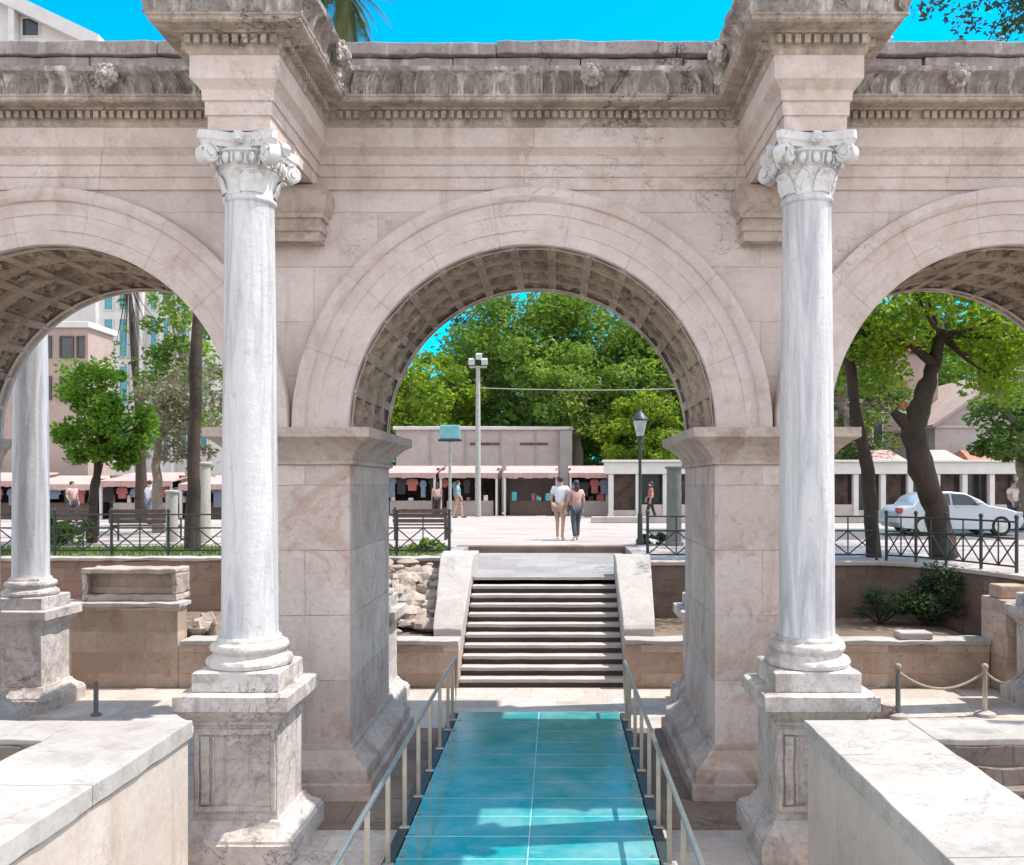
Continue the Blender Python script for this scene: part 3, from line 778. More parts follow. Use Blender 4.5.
# curved wall on the other side
e = thing('retaining_wall', (6.5,17.5,FL), 'dark brown curved stone wall below the leaning tree', 'wall')
pth = [(SX1+.565,18.05)] + curve
nrm = []
for i in range(len(pth)):
    a = Vector(pth[max(i-1,0)]); b = Vector(pth[min(i+1,len(pth)-1)]); d = (b-a).normalized(); nrm.append(Vector((d.y,-d.x)))
def ribbon(z0, z1, din, dout):
    mb = MB(); vs = []
    for (x,y), n in zip(pth, nrm):
        i_ = Vector((x,y))+n*dout; o_ = Vector((x,y))-n*din
        vs += [(i_.x,i_.y,z0),(i_.x,i_.y,z1),(o_.x,o_.y,z1),(o_.x,o_.y,z0)]
    fs = []
    for i in range(len(pth)-1):
        a, b = 4*i, 4*i+4
        for q in range(4): fs.append((a+q, b+q, b+(q+1)%4, a+(q+1)%4))
    fs += [(0,1,2,3), tuple(4*(len(pth)-1)+q for q in range(4))]
    return mb.add(vs, fs)
ribbon(FL, ST-.07, .3, .0).build('wall', M['darkwall'], e)
ribbon(ST-.07, ST+.012, .32, .06).build('coping', M['beigewall'], e, bevel=.015)
mb = MB(); mb.box(7.46, 8.7, 14.6, 15.5, FL, -1.95); mb.box(7.5,8.7,14.9,15.3,-1.95,-1.72)
tag(mb.build('stone_pier', M['block'], origin=(8,15,FL), bevel=.03), 'worn beige stone pier closing the curved wall beside a rear pedestal', 'pier')
# framed ancient block standing on the low wall
bx0, bx1 = at(82,15.3), at(177,15.3)
e = thing('framed_stone_block', ((bx0+bx1)/2, 15.5, -2.04), 'ancient pale stone block with a deep framed recess, lying on the stepped wall', 'stone block')
mb = MB(); mb.box(bx0, bx1, 15.30, 15.85, -2.04, -1.92); mb.box(bx0, bx1, 15.28, 15.85, -1.56, -1.47); mb.box(bx0, bx0+.09, 15.29, 15.85, -1.92, -1.56); mb.box(bx1-.09, bx1, 15.29, 15.85, -1.92, -1.56)
mb.build('frame', M['rubble'], e, bevel=.02, rough=.02, cell=.07)
mb = MB(); mb.box(bx0+.09, bx1-.09, 15.5, 15.84, -1.92, -1.56); mb.build('recess', M['block'], e)
# rubble bank beside the stairs
random.seed(21); k = 0
mb = MB()
for i in range(240):
    x = random.uniform(-4.5,-2.3); f = random.random(); y = 16.0+f*2.7; z = -2.72+f*1.0+random.uniform(-.05,.05); s_ = random.uniform(.06,.19)
    mb.rock((x,y,z),(s_*1.2,s_,s_*.75), i, 8, 5)
tag(mb.build('rubble', M['rubble'], smooth=True, sharp=40), 'bank of pale broken stones between the low wall and the lawn', 'rubble', kind='stuff')
for i,(px,w,h) in enumerate(((200,.22,.16),(188,.16,.12),(207,.15,.2))):
    mb = MB().rock((at(px,15.9),15.75+.12*i,-2.66+h*.6),(w,w*.8,h), i*5, 12, 8, .4)
    tag(mb.build('boulder', M['rubble'], smooth=True, sharp=45), ['broad pale boulder on the step of the beige wall','flat boulder leaning on the wall step beside the framed block','tall broken boulder next to the front column shaft'][i], 'boulder', 'boulders on the wall step')
mb = MB().box(at(897,15.3), at(930,15.3), 15.15, 15.5, -2.68, -2.56)
tag(mb.build('stone_slab', M['palestone'], bevel=.03), 'small pale slab lying on the white coping under the dark shrub', 'slab')

# ================================================================== TREES AND PLANTS
def leaves(mb, c, r, n, size, seed, shell=.55, flat=.9, squash=1.0):
    rnd = random.Random(seed)
    for i in range(n):
        while True:
            u = Vector((rnd.uniform(-1,1), rnd.uniform(-1,1), rnd.uniform(-1,1)))
            if shell*rnd.random()**.7 < u.length < 1: break
        p = Vector((c[0]+u.x*r[0], c[1]+u.y*r[1], c[2]+u.z*r[2]))
        s_ = size*rnd.uniform(.6,1.3)
        a = Vector((rnd.gauss(0,1), rnd.gauss(0,1), rnd.gauss(0,.6))).normalized()
        b = a.cross(Vector((rnd.gauss(0,1), rnd.gauss(0,1), rnd.gauss(0,1)))).normalized()*flat*.55
        mb.add([p-a*s_*.5, p+b*s_*.5+a*s_*.05, p+a*s_*.55, p-b*s_*.5+a*s_*.05], [(0,1,2,3)])
def crown(mb, clumps, per, size, seed, shell=.2):
    for i, (c, r) in enumerate(clumps): leaves(mb, c, r, per, size, seed*100+i, shell)
def cloud(c, r, n, rad, seed, low=-1.0):
    rnd = random.Random(seed); out = []
    while len(out) < n:
        u = Vector((rnd.uniform(-1,1), rnd.uniform(-1,1), rnd.uniform(low,1)))
        if .45 < u.length < 1:
            k = rad*rnd.uniform(.55,1.25)
            out.append(((c[0]+u.x*r[0], c[1]+u.y*r[1], c[2]+u.z*r[2]), (k, k, k*.72)))
    return out
def tree(name, base, trunk_pts, trunk_r, clumps, per, leaf, lm, bm_, label, group=None, seed=1, limbs=True, cat='tree', n=12, extra=()):
    e = thing(name, base, label, cat, group)
    mb = MB()
    # densify the trunk and roughen it
    pts = []; rr = []
    for i in range(len(trunk_pts)-1):
        for q in range(5):
            f = q/5; a, b = Vector(trunk_pts[i]), Vector(trunk_pts[i+1])
            p = a.lerp(b, f); p += Vector((nz(p*1.3), nz(p*1.3+Vector((9,0,0))), 0))*trunk_r[i]*.35
            pts.append(p); rr.append(trunk_r[i]*(1-f)+trunk_r[i+1]*f)
    pts.append(Vector(trunk_pts[-1])); rr.append(trunk_r[-1])
    mb.tube(pts, rr, n)
    for v in range(len(mb.v)):
        q = Vector(mb.v[v]); mb.v[v] = tuple(q + Vector((nz(q*4), nz(q*4+Vector((3,0,0))), 0))*trunk_r[0]*.28)
    for pl, rl in extra: mb.tube(pl, rl, 8)
    if limbs and clumps:
        top = Vector(trunk_pts[-1]); rnd = random.Random(seed)
        for c, r in rnd.sample(clumps, min(len(clumps), 14)):
            c = Vector(c); m_ = top.lerp(c, .5)+Vector((0,0,-.08*(c-top).length))
            mb.tube([top-Vector((0,0,.1)), m_, c], [trunk_r[-1]*.75, trunk_r[-1]*.4, trunk_r[-1]*.12], 6)
    mb.build('trunk', bm_, e, smooth=True, sharp=60)
    mb = MB(); crown(mb, clumps, per, leaf, seed); mb.build('crown', lm, e)
    return e
# leaning tree at the curved wall
Y = 18.75
tp = [(at(947,Y),Y,ST),(at(937,Y),Y,zat(510,Y)),(at(920,Y),Y,zat(460,Y)),(at(911,Y),Y,zat(428,Y)),(at(922,Y),Y,zat(400,Y)),(at(935,Y),Y,zat(365,Y)),(at(940,Y),Y,zat(330,Y))]
cl = []
random.seed(5)
for px, py, n in ((858,325,6),(885,306,7),(915,300,8),(950,304,8),(985,314,8),(1010,330,8),(1000,362,7),(965,345,7),(1030,350,5),(868,345,3),(895,330,4),(985,385,3),(960,322,5)):
    for k in range(n):
        yy = Y+random.uniform(-1.6,1.9); cl.append(((at(px,Y)+random.uniform(-.3,.3), yy, zat(py,Y)+random.uniform(-.25,.35)), (.55,.55,.34)))
for k in range(16): cl.append(((at(930,Y)+random.uniform(-2.4,2.0), Y+random.uniform(-1.8,2.4), 4.7+random.uniform(-.3,1.6)), (.65,.65,.45)))
tree('plane_tree', (tp[0][0],Y,ST), tp, [.29,.24,.25,.27,.19,.15,.1], cl, 105, .17, M['leafy'], M['bark'], 'thick leaning tree with yellow-green crown rising above the curved wall', 'trees behind the gate', 11,
     extra=[([(at(911,Y),Y,zat(428,Y)),(at(900,Y),Y,zat(418,Y)),(at(893,Y),Y,zat(412,Y))],[.17,.13,.08]), ([(at(935,Y),Y,zat(365,Y)),(at(905,Y),Y-.2,zat(345,Y)),(at(880,Y),Y-.3,zat(335,Y))],[.12,.07,.03])])
Y = 19.2
tp = [(at(874,Y),Y,ST),(at(868,Y),Y,zat(470,Y)),(at(855,Y),Y,zat(410,Y)),(at(850,Y),Y,zat(365,Y)),(at(845,Y),Y,zat(300,Y))]
cl = [((at(px,Y)+random.uniform(-.3,.3), Y+random.uniform(-1,1), zat(py,Y)+random.uniform(-.2,.2)), (.45,.45,.32)) for px, py in ((848,325),(862,310),(875,335),(890,340),(845,345),(858,355),(885,362),(868,372)) for k in range(3)]
cl += [((at(845,Y)+random.uniform(-1.6,1.6), Y+random.uniform(-1.4,1.4), 4.6+random.uniform(-.4,1.6)), (.6,.6,.4)) for k in range(9)]
tree('plane_tree', (tp[0][0],Y,ST), tp, [.16,.14,.13,.11,.08], cl, 90, .16, M['leafy'], M['bark'], 'slim dark leaning trunk close to the front column, sparse crown', 'trees behind the gate', 12)
# round bright tree in the side arch
Y = 24; c0 = (at(104,Y), Y, zat(413,Y))
tp = [(at(92,Y),Y,ST),(at(92,Y),Y,zat(500,Y)),(at(97,Y),Y,zat(470,Y)),(at(102,Y),Y,zat(440,Y))]
cl = cloud((at(94,Y),Y,zat(392,Y)), (.85,.9,.75), 26, .40, 31)+cloud((at(126,Y),Y-.2,zat(424,Y)), (.75,.9,.85), 24, .38, 32)+cloud((at(84,Y),Y+.2,zat(438,Y)), (.8,.9,.65), 20, .36, 34)+cloud((at(116,Y),Y,zat(455,Y)), (.7,.7,.4), 9, .33, 36)
tree('citrus_tree', tp[0], tp, [.15,.12,.10,.08], cl, 120, .15, M['lemon'], M['bark'], 'small round bright green tree behind the iron railing', 'trees behind the gate', 13)
# tall dark trunk
Y = 21.2
tp = [(at(193,Y),Y,ST),(at(193,Y),Y,zat(450,Y)),(at(196,Y),Y,zat(370,Y)),(at(199,Y),Y,zat(300,Y)),(at(200,Y),Y,6.0)]
cl = cloud((at(200,Y),Y,7.2),(1.7,1.7,1.6), 30, .6, 33)
tree('tall_tree', tp[0], tp, [.19,.15,.14,.13,.10], cl, 90, .22, M['mid'], M['bark'], 'tall straight dark trunk beside the pale stone posts', 'trees behind the gate', 14)
# blue-green tree farther back in the side arch
Y = 33
tp = [(at(196,Y),Y,ST),(at(192,Y),Y,1.5),(at(188,Y),Y,4)]
cl = cloud((at(190,Y),Y,5.2),(1.5,1.5,3.4), 40, .75, 35)
tree('poplar_tree', tp[0], tp, [.22,.18,.1], cl, 80, .26, M['mid'], M['palebark'], 'upright green tree before the teal windowed block', 'trees behind the gate', 15)
Y = 29
tp = [(at(158,Y),Y,ST),(at(156,Y),Y,.6),(at(160,Y),Y,1.8)]
cl = cloud((at(182,Y),Y,2.2),(2.0,1.4,1.9), 44, .55, 37)
tree('olive_tree', tp[0], tp, [.2,.15,.09], cl, 75, .18, M['olive'], M['palebark'], 'greyish thin-leaved tree over the rose awning', 'trees behind the gate', 16)
Y = 38
tp = [(at(142,Y),Y,ST),(at(140,Y),Y,2.5),(at(133,Y),Y,6.5),(at(128,Y),Y,9)]
e = tree('bare_tree', tp[0], tp, [.24,.2,.13,.04], cloud((at(135,Y),Y,7),(1.4,1,2.4), 12, .4, 39), 14, .22, M['dark'], M['bark'], 'dark almost leafless tree against the white apartment block', 'trees behind the gate', 17)
# wooded mass behind the kiosks, as separate trees
def big(px, Y, top_py, rad, lm, seed, label, per=120, leaf=.42, nclump=46, low=None):
    x = at(px, Y); zt = zat(top_py, Y); zl = low if low is not None else ST+2.2
    zc = (zt+zl)/2; rz = (zt-zl)/2
    tp = [(x,Y,ST),(x+.2,Y,ST+(zc-ST)*.5),(x-.1,Y,zc)]
    cl = cloud((x,Y,zc),(rad,rad*.8,rz), nclump, rad*.33, seed) + cloud((x,Y+.6,zc-rz*.2),(rad*.7,rad*.5,rz*.8), nclump//3, rad*.4, seed+7)
    return tree('broadleaf_tree', (x,Y,ST), tp, [.42,.34,.2], cl, int(per*1.5), leaf*.82, lm, M['palebark'], label, 'trees behind the kiosks', seed, limbs=seed not in (56, 71, 72))
big(538, 57, 268, 5.6, M['mid'], 51, 'broad sunlit green tree behind the flat-roofed building, highest in the middle arch', 150, .46, 64)
big(612, 60, 268, 5.8, M['dark'], 52, 'dark green tree with deep shaded crown beside the tallest one', 150, .46, 60)
big(668, 56, 292, 4.6, M['mid'], 53, 'green tree rising behind the street lantern', 140, .42, 50)
big(470, 62, 330, 4.4, M['dark'], 54, 'dark tree behind the concrete pole', 140, .42, 50)
big(418, 54, 338, 3.6, M['leafy'], 55, 'light yellow-green tree beside the inner side of the arch, above the beige roof', 120, .40, 46)
big(642, 49.5, 395, 2.3, M['leafy'], 56, 'small bright tree right behind the street lantern', 130, .30, 36, low=.2)
big(575, 52, 350, 3.2, M['mid'], 57, 'mid-green tree over the end of the flat-roofed building', 120, .36, 44, low=2.2)
big(345, 60, 330, 5, M['mid'], 58, 'green tree mostly hidden by the pier', 100, .5, 40)
big(492, 70, 296, 3.6, M['pine'], 59, 'bluish feathery tree against the sky in the arch', 70, .5, 34, low=6)
big(740, 60, 300, 6, M['mid'], 60, 'large green tree mostly behind the streaked column', 100, .5, 44)
big(845, 46, 330, 3.2, M['dark'], 61, 'dark tree between the column and the slim trunk', 100, .36, 34)
big(1022, 31, 372, 2.0, M['dark'], 62, 'dark shaded tree beyond the white car', 120, .26, 34, low=.0)
big(560, 78, 330, 7.5, M['dark'], 64, 'dark tree closing the gap between the pole and the lantern, behind the others', 120, .6, 50, low=-1)
big(650, 80, 340, 7, M['mid'], 65, 'far green tree behind the lantern and the dark post', 120, .6, 50, low=-1)
big(425, 76, 375, 6, M['mid'], 66, 'far green tree above the left end of the flat roof', 110, .6, 44, low=-1)
big(945, 66, 318, 6.5, M['mid'], 67, 'green tree between the red-shuttered house and the grey gable', 120, .5, 50, low=2)
big(1015, 64, 322, 5.5, M['leafy'], 68, 'light green tree behind the grey gable', 120, .5, 44, low=2)
big(596, 54, 428, 2.2, M['mid'], 71, 'low green tree behind the end of the flat-roofed building', 110, .34, 34, low=-1.5)
big(388, 57, 420, 2.4, M['mid'], 72, 'low green tree past the left end of the flat-roofed building', 110, .34, 34, low=-1.5)
# conifer over the gate
Y = 23; x = at(1062, Y)
tp = [(x,Y,ST),(x+.1,Y,5),(x-.1,Y,10),(x,Y,15.5)]
cl = []
rnd = random.Random(4)
for k in range(190):
    z = rnd.uniform(11.5, 15.6); a = rnd.uniform(0,2*PI); rr = .6+rnd.uniform(0,3.1)*(1-(z-11.5)/12)
    cl.append(((x+rr*math.cos(a), Y+rr*math.sin(a), z), (.5,.5,.2)))
tree('pine_tree', (x,Y,ST), tp, [.3,.26,.2,.06], cl, 60, .17, M['pine'], M['bark'], 'tall dark pine showing above the gate', 'trees behind the gate', 63, n=10)
# palms over the gate
def palm(px, Y, ztop, seed, label, fl=1.9, nf=44):
    x = at(px, Y); e = thing('palm_tree', (x,Y,ST), label, 'palm', 'palms behind the gate')
    mb = MB(); mb.tube([(x,Y,ST),(x+.1,Y,5),(x,Y,ztop-.1)], [.24,.2,.19], 10); mb.build('trunk', M['palebark'], e, smooth=True)
    rnd = random.Random(seed); mb = MB()
    for k in range(nf):
        a = 2*PI*k/nf+rnd.uniform(-.15,.15); el = rnd.uniform(-1.1,1.2); L = fl*rnd.uniform(.8,1.1)
        prev = Vector((x,Y,ztop)); d = Vector((math.cos(a)*math.cos(el), math.sin(a)*math.cos(el), math.sin(el)))
        pts = []
        for q in range(12):
            pts.append(prev.copy()); prev = prev + d*L/11; d = (d+Vector((0,0,-.16))).normalized()
        mb.tube(pts, [.025*(1-i/13) for i in range(12)], 4)
        for q in range(1, 12):
            t_ = (pts[q]-pts[q-1]).normalized(); sd = t_.cross(Vector((0,0,1))).normalized()
            for s_ in (-1,1):
                for h in range(2):
                    b = pts[q-1].lerp(pts[q], h*.5); ll = .5*math.sin(PI*min(1,(q+1)/12)*.9+.15)
                    tip = b + (sd*s_*.8+t_*.6+Vector((0,0,-.35))).normalized()*ll
                    mb.add([b-t_*.02, b+t_*.03, tip], [(0,1,2)])
    mb.build('crown', M['palm'], e)
palm(343, 24, 13.4, 1, 'palm whose drooping fronds show above the gate beside the broken cornice')
palm(240, 27, 15.6, 2, 'palm whose frond tips hang beside the white gable', 3.3, 26)
# shrubs
def shrub(name, c, r, n, size, lm, label, group=None, seed=1, k=14):
    e = thing(name, (c[0],c[1],c[2]-r[2]), label, 'shrub', group)
    cl = cloud(c, (r[0]*.75,r[1]*.75,r[2]*.75), k, min(r)*.5, seed)
    mb = MB()
    for q, (cc, _) in enumerate(cl[:8]): mb.tube([(c[0],c[1],c[2]-r[2]), cc], [.02,.006], 5)
    mb.build('stem', M['bark'], e)
    mb = MB(); crown(mb, cl, n, size, seed+200); mb.build('foliage', lm, e)
shrub('shrub', (at(930,17),17.0,-2.1), (1.15,.6,.66), 260, .075, M['pine'], 'dark wide shrub on the terrace behind the white coping', 'shrubs', 3, 20)
shrub('shrub', (at(880,17.2),17.2,-2.35), (.6,.4,.4), 170, .065, M['pine'], 'small dark shrub low against the brown wall', 'shrubs', 5)
shrub('shrub', (at(655,23.3),23.3,-1.45), (.75,.35,.18), 90, .09, M['pine'], 'low bluish shrub around the foot of the street lantern', 'shrubs', 6)
shrub('shrub', (at(428,20.6),20.6,-1.42), (.6,.4,.2), 80, .09, M['mid'], 'low green shrub under the wooden bench', 'shrubs', 8)
shrub('shrub', (at(60,23),23.0,-1.2), (1.5,.6,.45), 80, .13, M['dark'], 'dark hedge-like shrub left of the citrus trunk', 'shrubs', 9, 20)

# ================================================================== STREET FURNITURE
def railing(pts, label, zb=ST, h=.92, step=1.25):
    e = thing('iron_railing', (pts[0][0], pts[0][1], zb), label, 'railing', 'iron railings above the court')
    P = []
    for a, b in zip(pts, pts[1:]):
        a, b = Vector(a), Vector(b); n = max(1, round((b-a).length/step))
        for i in range(n): P.append(a.lerp(b, i/n))
    P.append(Vector(pts[-1]))
    for p in P:
        mb = MB(); mb.tube([(p.x,p.y,zb),(p.x,p.y,zb+h+.06)], .032, 8); mb.ell((p.x,p.y,zb+h+.09),(.045,.045,.045),8,6)
        mb.build('post', M['iron'], e)
    for a, b in zip(P, P[1:]):
        mb = MB()
        A = lambda f, z: (a.x+(b.x-a.x)*f, a.y+(b.y-a.y)*f, zb+z)
        for z in (.12,.62,h): mb.tube([A(0,z),A(1,z)], .02, 6)
        for f in (.0,.5):
            mb.tube([A(f+.02,.14),A(f+.48,.60)], .015, 6); mb.tube([A(f+.02,.60),A(f+.48,.14)], .015, 6)
        mb.tube([A(.5,.1),A(.5,h)], .015, 6)
        mb.build('panel', M['iron'], e)
railing([(-15,19.62),(-7.4,19.62)], 'dark railing with crossed bars along the lawn by the citrus tree')
railing([(-7.1,19.62),(-2.4,19.62)], 'dark railing with crossed bars in front of the wooden bench')
railing([(1.9,18.45),(6.7,18.45)], 'dark railing with crossed bars along the straight part of the brown wall')
railing([(6.85,18.3),(7.3,17.9),(7.65,17.3),(7.95,16.5),(8.2,15.7)], 'dark railing following the bend of the curved wall', step=.8)
def bench(px, Y, label, rz=0.0, w=1.55):
    x = at(px, Y); e = thing('wooden_bench', (x,Y,ST), label, 'bench', 'wooden benches on the pavement'); e.rotation_euler.z = rz
    mb = MB()
    for k in range(3): mb.box(x-w/2, x+w/2, Y+.02+k*.13, Y+.13+k*.13, ST+.42, ST+.455)
    mb.build('seat', M['woodd'], e, bevel=.008)
    mb = MB()
    for k in range(3): mb.box(x-w/2, x+w/2, Y-.03, Y+.002, ST+.50+k*.14, ST+.61+k*.14)
    mb.build('backrest', M['woodd'], e, bevel=.008)
    for s_ in (-1,1):
        xx = x+s_*(w/2-.06); mb = MB()
        mb.tube([(xx,Y+.0155,ST),(xx,Y+.0155,ST+.95)], .03, 8); mb.tube([(xx,Y+.40,ST),(xx,Y+.40,ST+.62)], .028, 8); mb.tube([(xx,Y-.01,ST+.63),(xx,Y+.44,ST+.63)], .026, 8); mb.tube([(xx,Y+.02,ST+.39),(xx,Y+.4,ST+.39)], .026, 8)
        mb.build('leg', M['iron'], e)
bench(420, 25.0, 'dark wooden bench seen from behind, next to the sign post')
bench(143, 24.6, 'dark wooden bench near the pale post', w=1.9)
bench(62, 26.5, 'dark wooden bench half behind the rear column', w=1.9)
def stonepost(px, Y, top, r, mat, label):
    x = at(px, Y); h = zat(top, Y)-ST
    e = thing('stone_post', (x,Y,ST), label, 'post', 'stone posts on the pavement')
    mb = MB(); mb.lathe([(r*1.25,0),(r*1.25,.08),(r,.10),(r*.94,h-.1),(r*.94,h-.08)], 20, (x,Y,ST)); mb.build('shaft', mat, e, smooth=True)
    mb = MB(); mb.lathe([(r*1.1,h-.08),(r*1.2,h-.06),(r*1.2,h-.02),(r*.9,h)], 20, (x,Y,ST)); mb.build('cap', mat, e, smooth=True)
stonepost(172, 22.7, 490, .15, M['palestone'], 'pale stone post at the end of the railing, with a rounded cap')
stonepost(203, 22.4, 462, .19, M['palestone'], 'taller pale stone post partly behind the front column')
stonepost(674, 22.9, 466, .2, M['greypost'], 'dark weathered post beside the inner edge of the middle arch')
# sign
Y = 28.7; x = at(450, Y)
e = thing('street_sign', (x,Y,ST), 'small teal sign board on a slim post by the bench', 'sign')
mb = MB(); mb.tube([(x,Y,ST),(x,Y,zat(440,Y))], .05, 10); mb.tube([(x,Y,ST),(x,Y,ST+.15)], .09, 10); mb.build('post', M['concrete'], e, smooth=True)
mb = MB(); mb.box(x-.33, x+.33, Y-.04, Y+.03, zat(439,Y), zat(425,Y)); mb.build('board', M['sign'], e, bevel=.03)
mb = MB(); mb.box(x-.38, x+.38, Y-.07, Y+.06, zat(441.5,Y), zat(439.2,Y)); mb.build('bracket', M['iron'], e)
# concrete pole with floodlights and its cable
Y = 42.8; x = at(478, Y); zt = zat(366, Y)
e = thing('lighting_pole', (x,Y,ST), 'tall pale concrete pole with floodlights in front of the kiosks', 'pole')
mb = MB(); mb.tube([(x,Y,ST),(x,Y,zt)], [.15,.10], 12); mb.build('shaft', M['concrete'], e, smooth=True)
mb = MB(); mb.box(x-.42, x+.42, Y-.05, Y+.05, zt-.1, zt+.0); mb.build('crossarm', M['concrete'], e)
for dx, dz_ in ((-.3,.2),(.05,.45),(.32,.2)):
    mb = MB(); mb.obox((x+dx, Y-.1, zt+dz_), (.3,.24,.3), 0, R(25)); mb.build('floodlight', M['lampglass'], e, bevel=.04)
mb = MB(); pts = []
x1 = at(705, 47)
for k in range(25):
    f = k/24; pts.append((x+.1+(x1-x)*f, Y+2*f, zat(388,42.8)+.25*f-.12*math.sin(PI*f)))
mb.tube(pts, .022, 6); tag(mb.build('overhead_cable', M['concrete'], origin=(x,Y,4.4)), 'thin pale cable running sideways from the concrete pole', 'cable')
# street lantern
Y = 23.2; x = at(640, Y)
e = thing('street_lantern', (x,Y,ST), 'dark post with a hooded glass lantern beside the landing', 'street lamp')
zl = zat(436, Y)
mb = MB(); mb.lathe([(.11,0),(.11,.12),(.07,.18),(.065,.8),(.045,.85),(.04,zl-ST-.1),(.07,zl-ST-.06),(.06,zl-ST)], 14, (x,Y,ST)); mb.build('post', M['iron'], e, smooth=True)
mb = MB(); mb.lathe([(.09,0),(.185,.40),(.0,.43)], 8, (x,Y,zl)); mb.build('glass', M['lampglass'], e)
mb = MB(); mb.lathe([(.23,.43),(.21,.47),(.10,.60),(.03,.66),(.025,.76),(.0,.77)], 12, (x,Y,zl)); mb.build('hood', M['iron'], e, smooth=True)
# rope barrier behind the right column
sp = []
for i,(px,py) in enumerate(((838,717),(898,718),(985,716))):
    Y = 880*3.5/(py-484); x = at(px, Y); h = zat(668,Y)-FL; sp.append((x,Y,FL+h-.05))
    e = thing('barrier_post', (x,Y,FL), ['thin barrier post hidden next to the front column base','dark barrier post at the slack end of the rope','pale barrier post beside the rear pedestal'][i], 'post', 'posts of the rope barrier')
    mb = MB(); mb.tube([(x,Y,FL),(x,Y,FL+h)], .036, 10); mb.build('shaft', M['rail'] if i == 2 else M['greypost'], e, smooth=True)
    mb = MB(); mb.ell((x,Y,FL+h+.02),(.052,.052,.052),10,8); mb.build('knob', M['rope'], e, smooth=True)
    mb = MB(); mb.lathe([(.16,0),(.15,.05),(.06,.08)], 14, (x,Y,FL)); mb.build('foot', M['palestone'], e, smooth=True)
sp.append((sp[2][0]+1.2, sp[2][1]+.9, sp[2][2]))
for i in range(3):
    a, b = Vector(sp[i]), Vector(sp[i+1]); pts = []
    for k in range(17):
        f = k/16; p_ = a.lerp(b, f); p_.z -= .26*4*f*(1-f); pts.append(p_)
    tag(MB().tube(pts, .019, 8).build('barrier_rope', M['rope'], origin=a, smooth=True), ['pale rope sagging from the column base to the dark barrier post','pale rope sagging between the two clear barrier posts','pale rope leading from the last post behind the rear pedestal'][i], 'rope', 'ropes of the barrier')
Y = 13.3; x = at(96,Y)
e = thing('metal_post', (x,Y,FL), 'short thin dark post on the sunlit paving by the rear pedestal', 'post')
mb = MB(); mb.tube([(x,Y,FL),(x,Y,FL+.52)], .035, 10); mb.build('shaft', M['greypost'], e); mb = MB(); mb.lathe([(.08,0),(.08,.03),(.04,.04)],12,(x,Y,FL)); mb.build('foot', M['greypost'], e)
for i,(px,py,w) in enumerate(((392,706,.16),(386,714,.12),(880,716,.16))):
    Y = 880*3.5/(py-484); mb = MB().rock((at(px,Y),Y,FL+w*.5),(w*1.2,w,w*.7), i*3+2, 12, 8, .4)
    tag(mb.build('loose_stone', M['rubble'], smooth=True, sharp=45), ['pale loose stone at the foot of the far pier edge, larger of two','small loose stone near the foot of the pier edge','pale loose stone beside the dark barrier post'][i], 'stone', 'loose stones on the court floor')

# ================================================================== KIOSKS AND BUILDINGS
def kiosk(x0, x1, Y, ztop, am, label, seed, wm=None):
    rnd = random.Random(seed); w = x1-x0
    e = thing('market_kiosk', ((x0+x1)/2, Y, ST), label, 'kiosk', 'kiosks along the far side of the street')
    H = ztop-ST
    mb = MB(); mb.box(x0+.02, x1-.02, Y+2.2, Y+2.35, ST, ztop-.1); mb.box(x0+.02, x0+.1, Y, Y+2.2, ST, ztop-.1); mb.box(x1-.1, x1-.02, Y, Y+2.2, ST, ztop-.1); mb.build('wall', wm or M['inside'], e)
    mb = MB(); mb.add([(x0,Y-1.0,ztop-.42),(x1,Y-1.0,ztop-.42),(x1,Y+2.4,ztop),(x0,Y+2.4,ztop),(x0,Y-1.0,ztop-.36),(x1,Y-1.0,ztop-.36),(x1,Y+2.4,ztop+.06),(x0,Y+2.4,ztop+.06)],
        [(3,2,1,0),(4,5,6,7),(0,1,5,4),(1,2,6,5),(2,3,7,6),(3,0,4,7)])
    n = int(w/.25)
    for k in range(n):      # scalloped valance
        a = x0+w*k/n; b = x0+w*(k+1)/n
        mb.box(a+.005, b-.005, Y-1.015, Y-1.0, ztop-.62+rnd.uniform(-.03,.03), ztop-.40)
    mb.build('awning', am, e)
    for xx in (x0+.08, x1-.08):
        mb = MB(); mb.box(xx-.05, xx+.05, Y-.95, Y-.85, ST, ztop-.40); mb.build('post', M['whitewall'] if rnd.random() < .6 else M['concrete'], e)
    mb = MB(); mb.box(x0+.3, x1-.3, Y-.3, Y+.4, ST, ST+.75); mb.build('counter', M['beigewall'] if rnd.random() < .6 else M['woodd'], e, bevel=.02)
    return e
GOODS = ['c_red','c_rose','c_black','c_cream','c_white','c_blue','c_teal','c_tan']
gl = {}
def garment(x, Y, z, m, seed):
    rnd = random.Random(seed); h = rnd.uniform(.35,1.05); w = rnd.uniform(.22,.55)
    mb = MB(); pr = [(-w*.14,0),(-w*.5,-.06),(-w*.62,-.30),(-w*.42,-.32),(-w*.40,-h),(w*.40,-h),(w*.42,-.32),(w*.62,-.30),(w*.5,-.06),(w*.14,0)]
    n = len(pr)
    mb.add([(x+a,Y-.04,z+b) for a,b in pr]+[(x+a,Y+.04,z+b) for a,b in pr], [tuple(range(n)),tuple(range(n,2*n))[::-1]]+[(i,n+i,n+(i+1)%n,(i+1)%n) for i in range(n)])
    return mb.build('hanging_garment', M[m], origin=(x,Y,z), bevel=.02)
KX = [-31.5,-27.6,-24.2,-20.6,-17.0,-13.4]
NM = ['rose awning kiosk farthest along the row of the side arch','kiosk with a rose awning behind the rear column','pale pink kiosk behind the citrus trunk','kiosk with a pale awning behind the wooden benches','rose kiosk under the greyish tree','pale kiosk behind the tall dark trunk']
for i, x0 in enumerate(KX):
    kiosk(x0, x0+3.3, 40.5, .35+.15*(i%2), M['pinkawn'] if i % 2 else M['awning'], NM[i], i)
KX2 = [-8.8,-5.9,-2.7,.6]
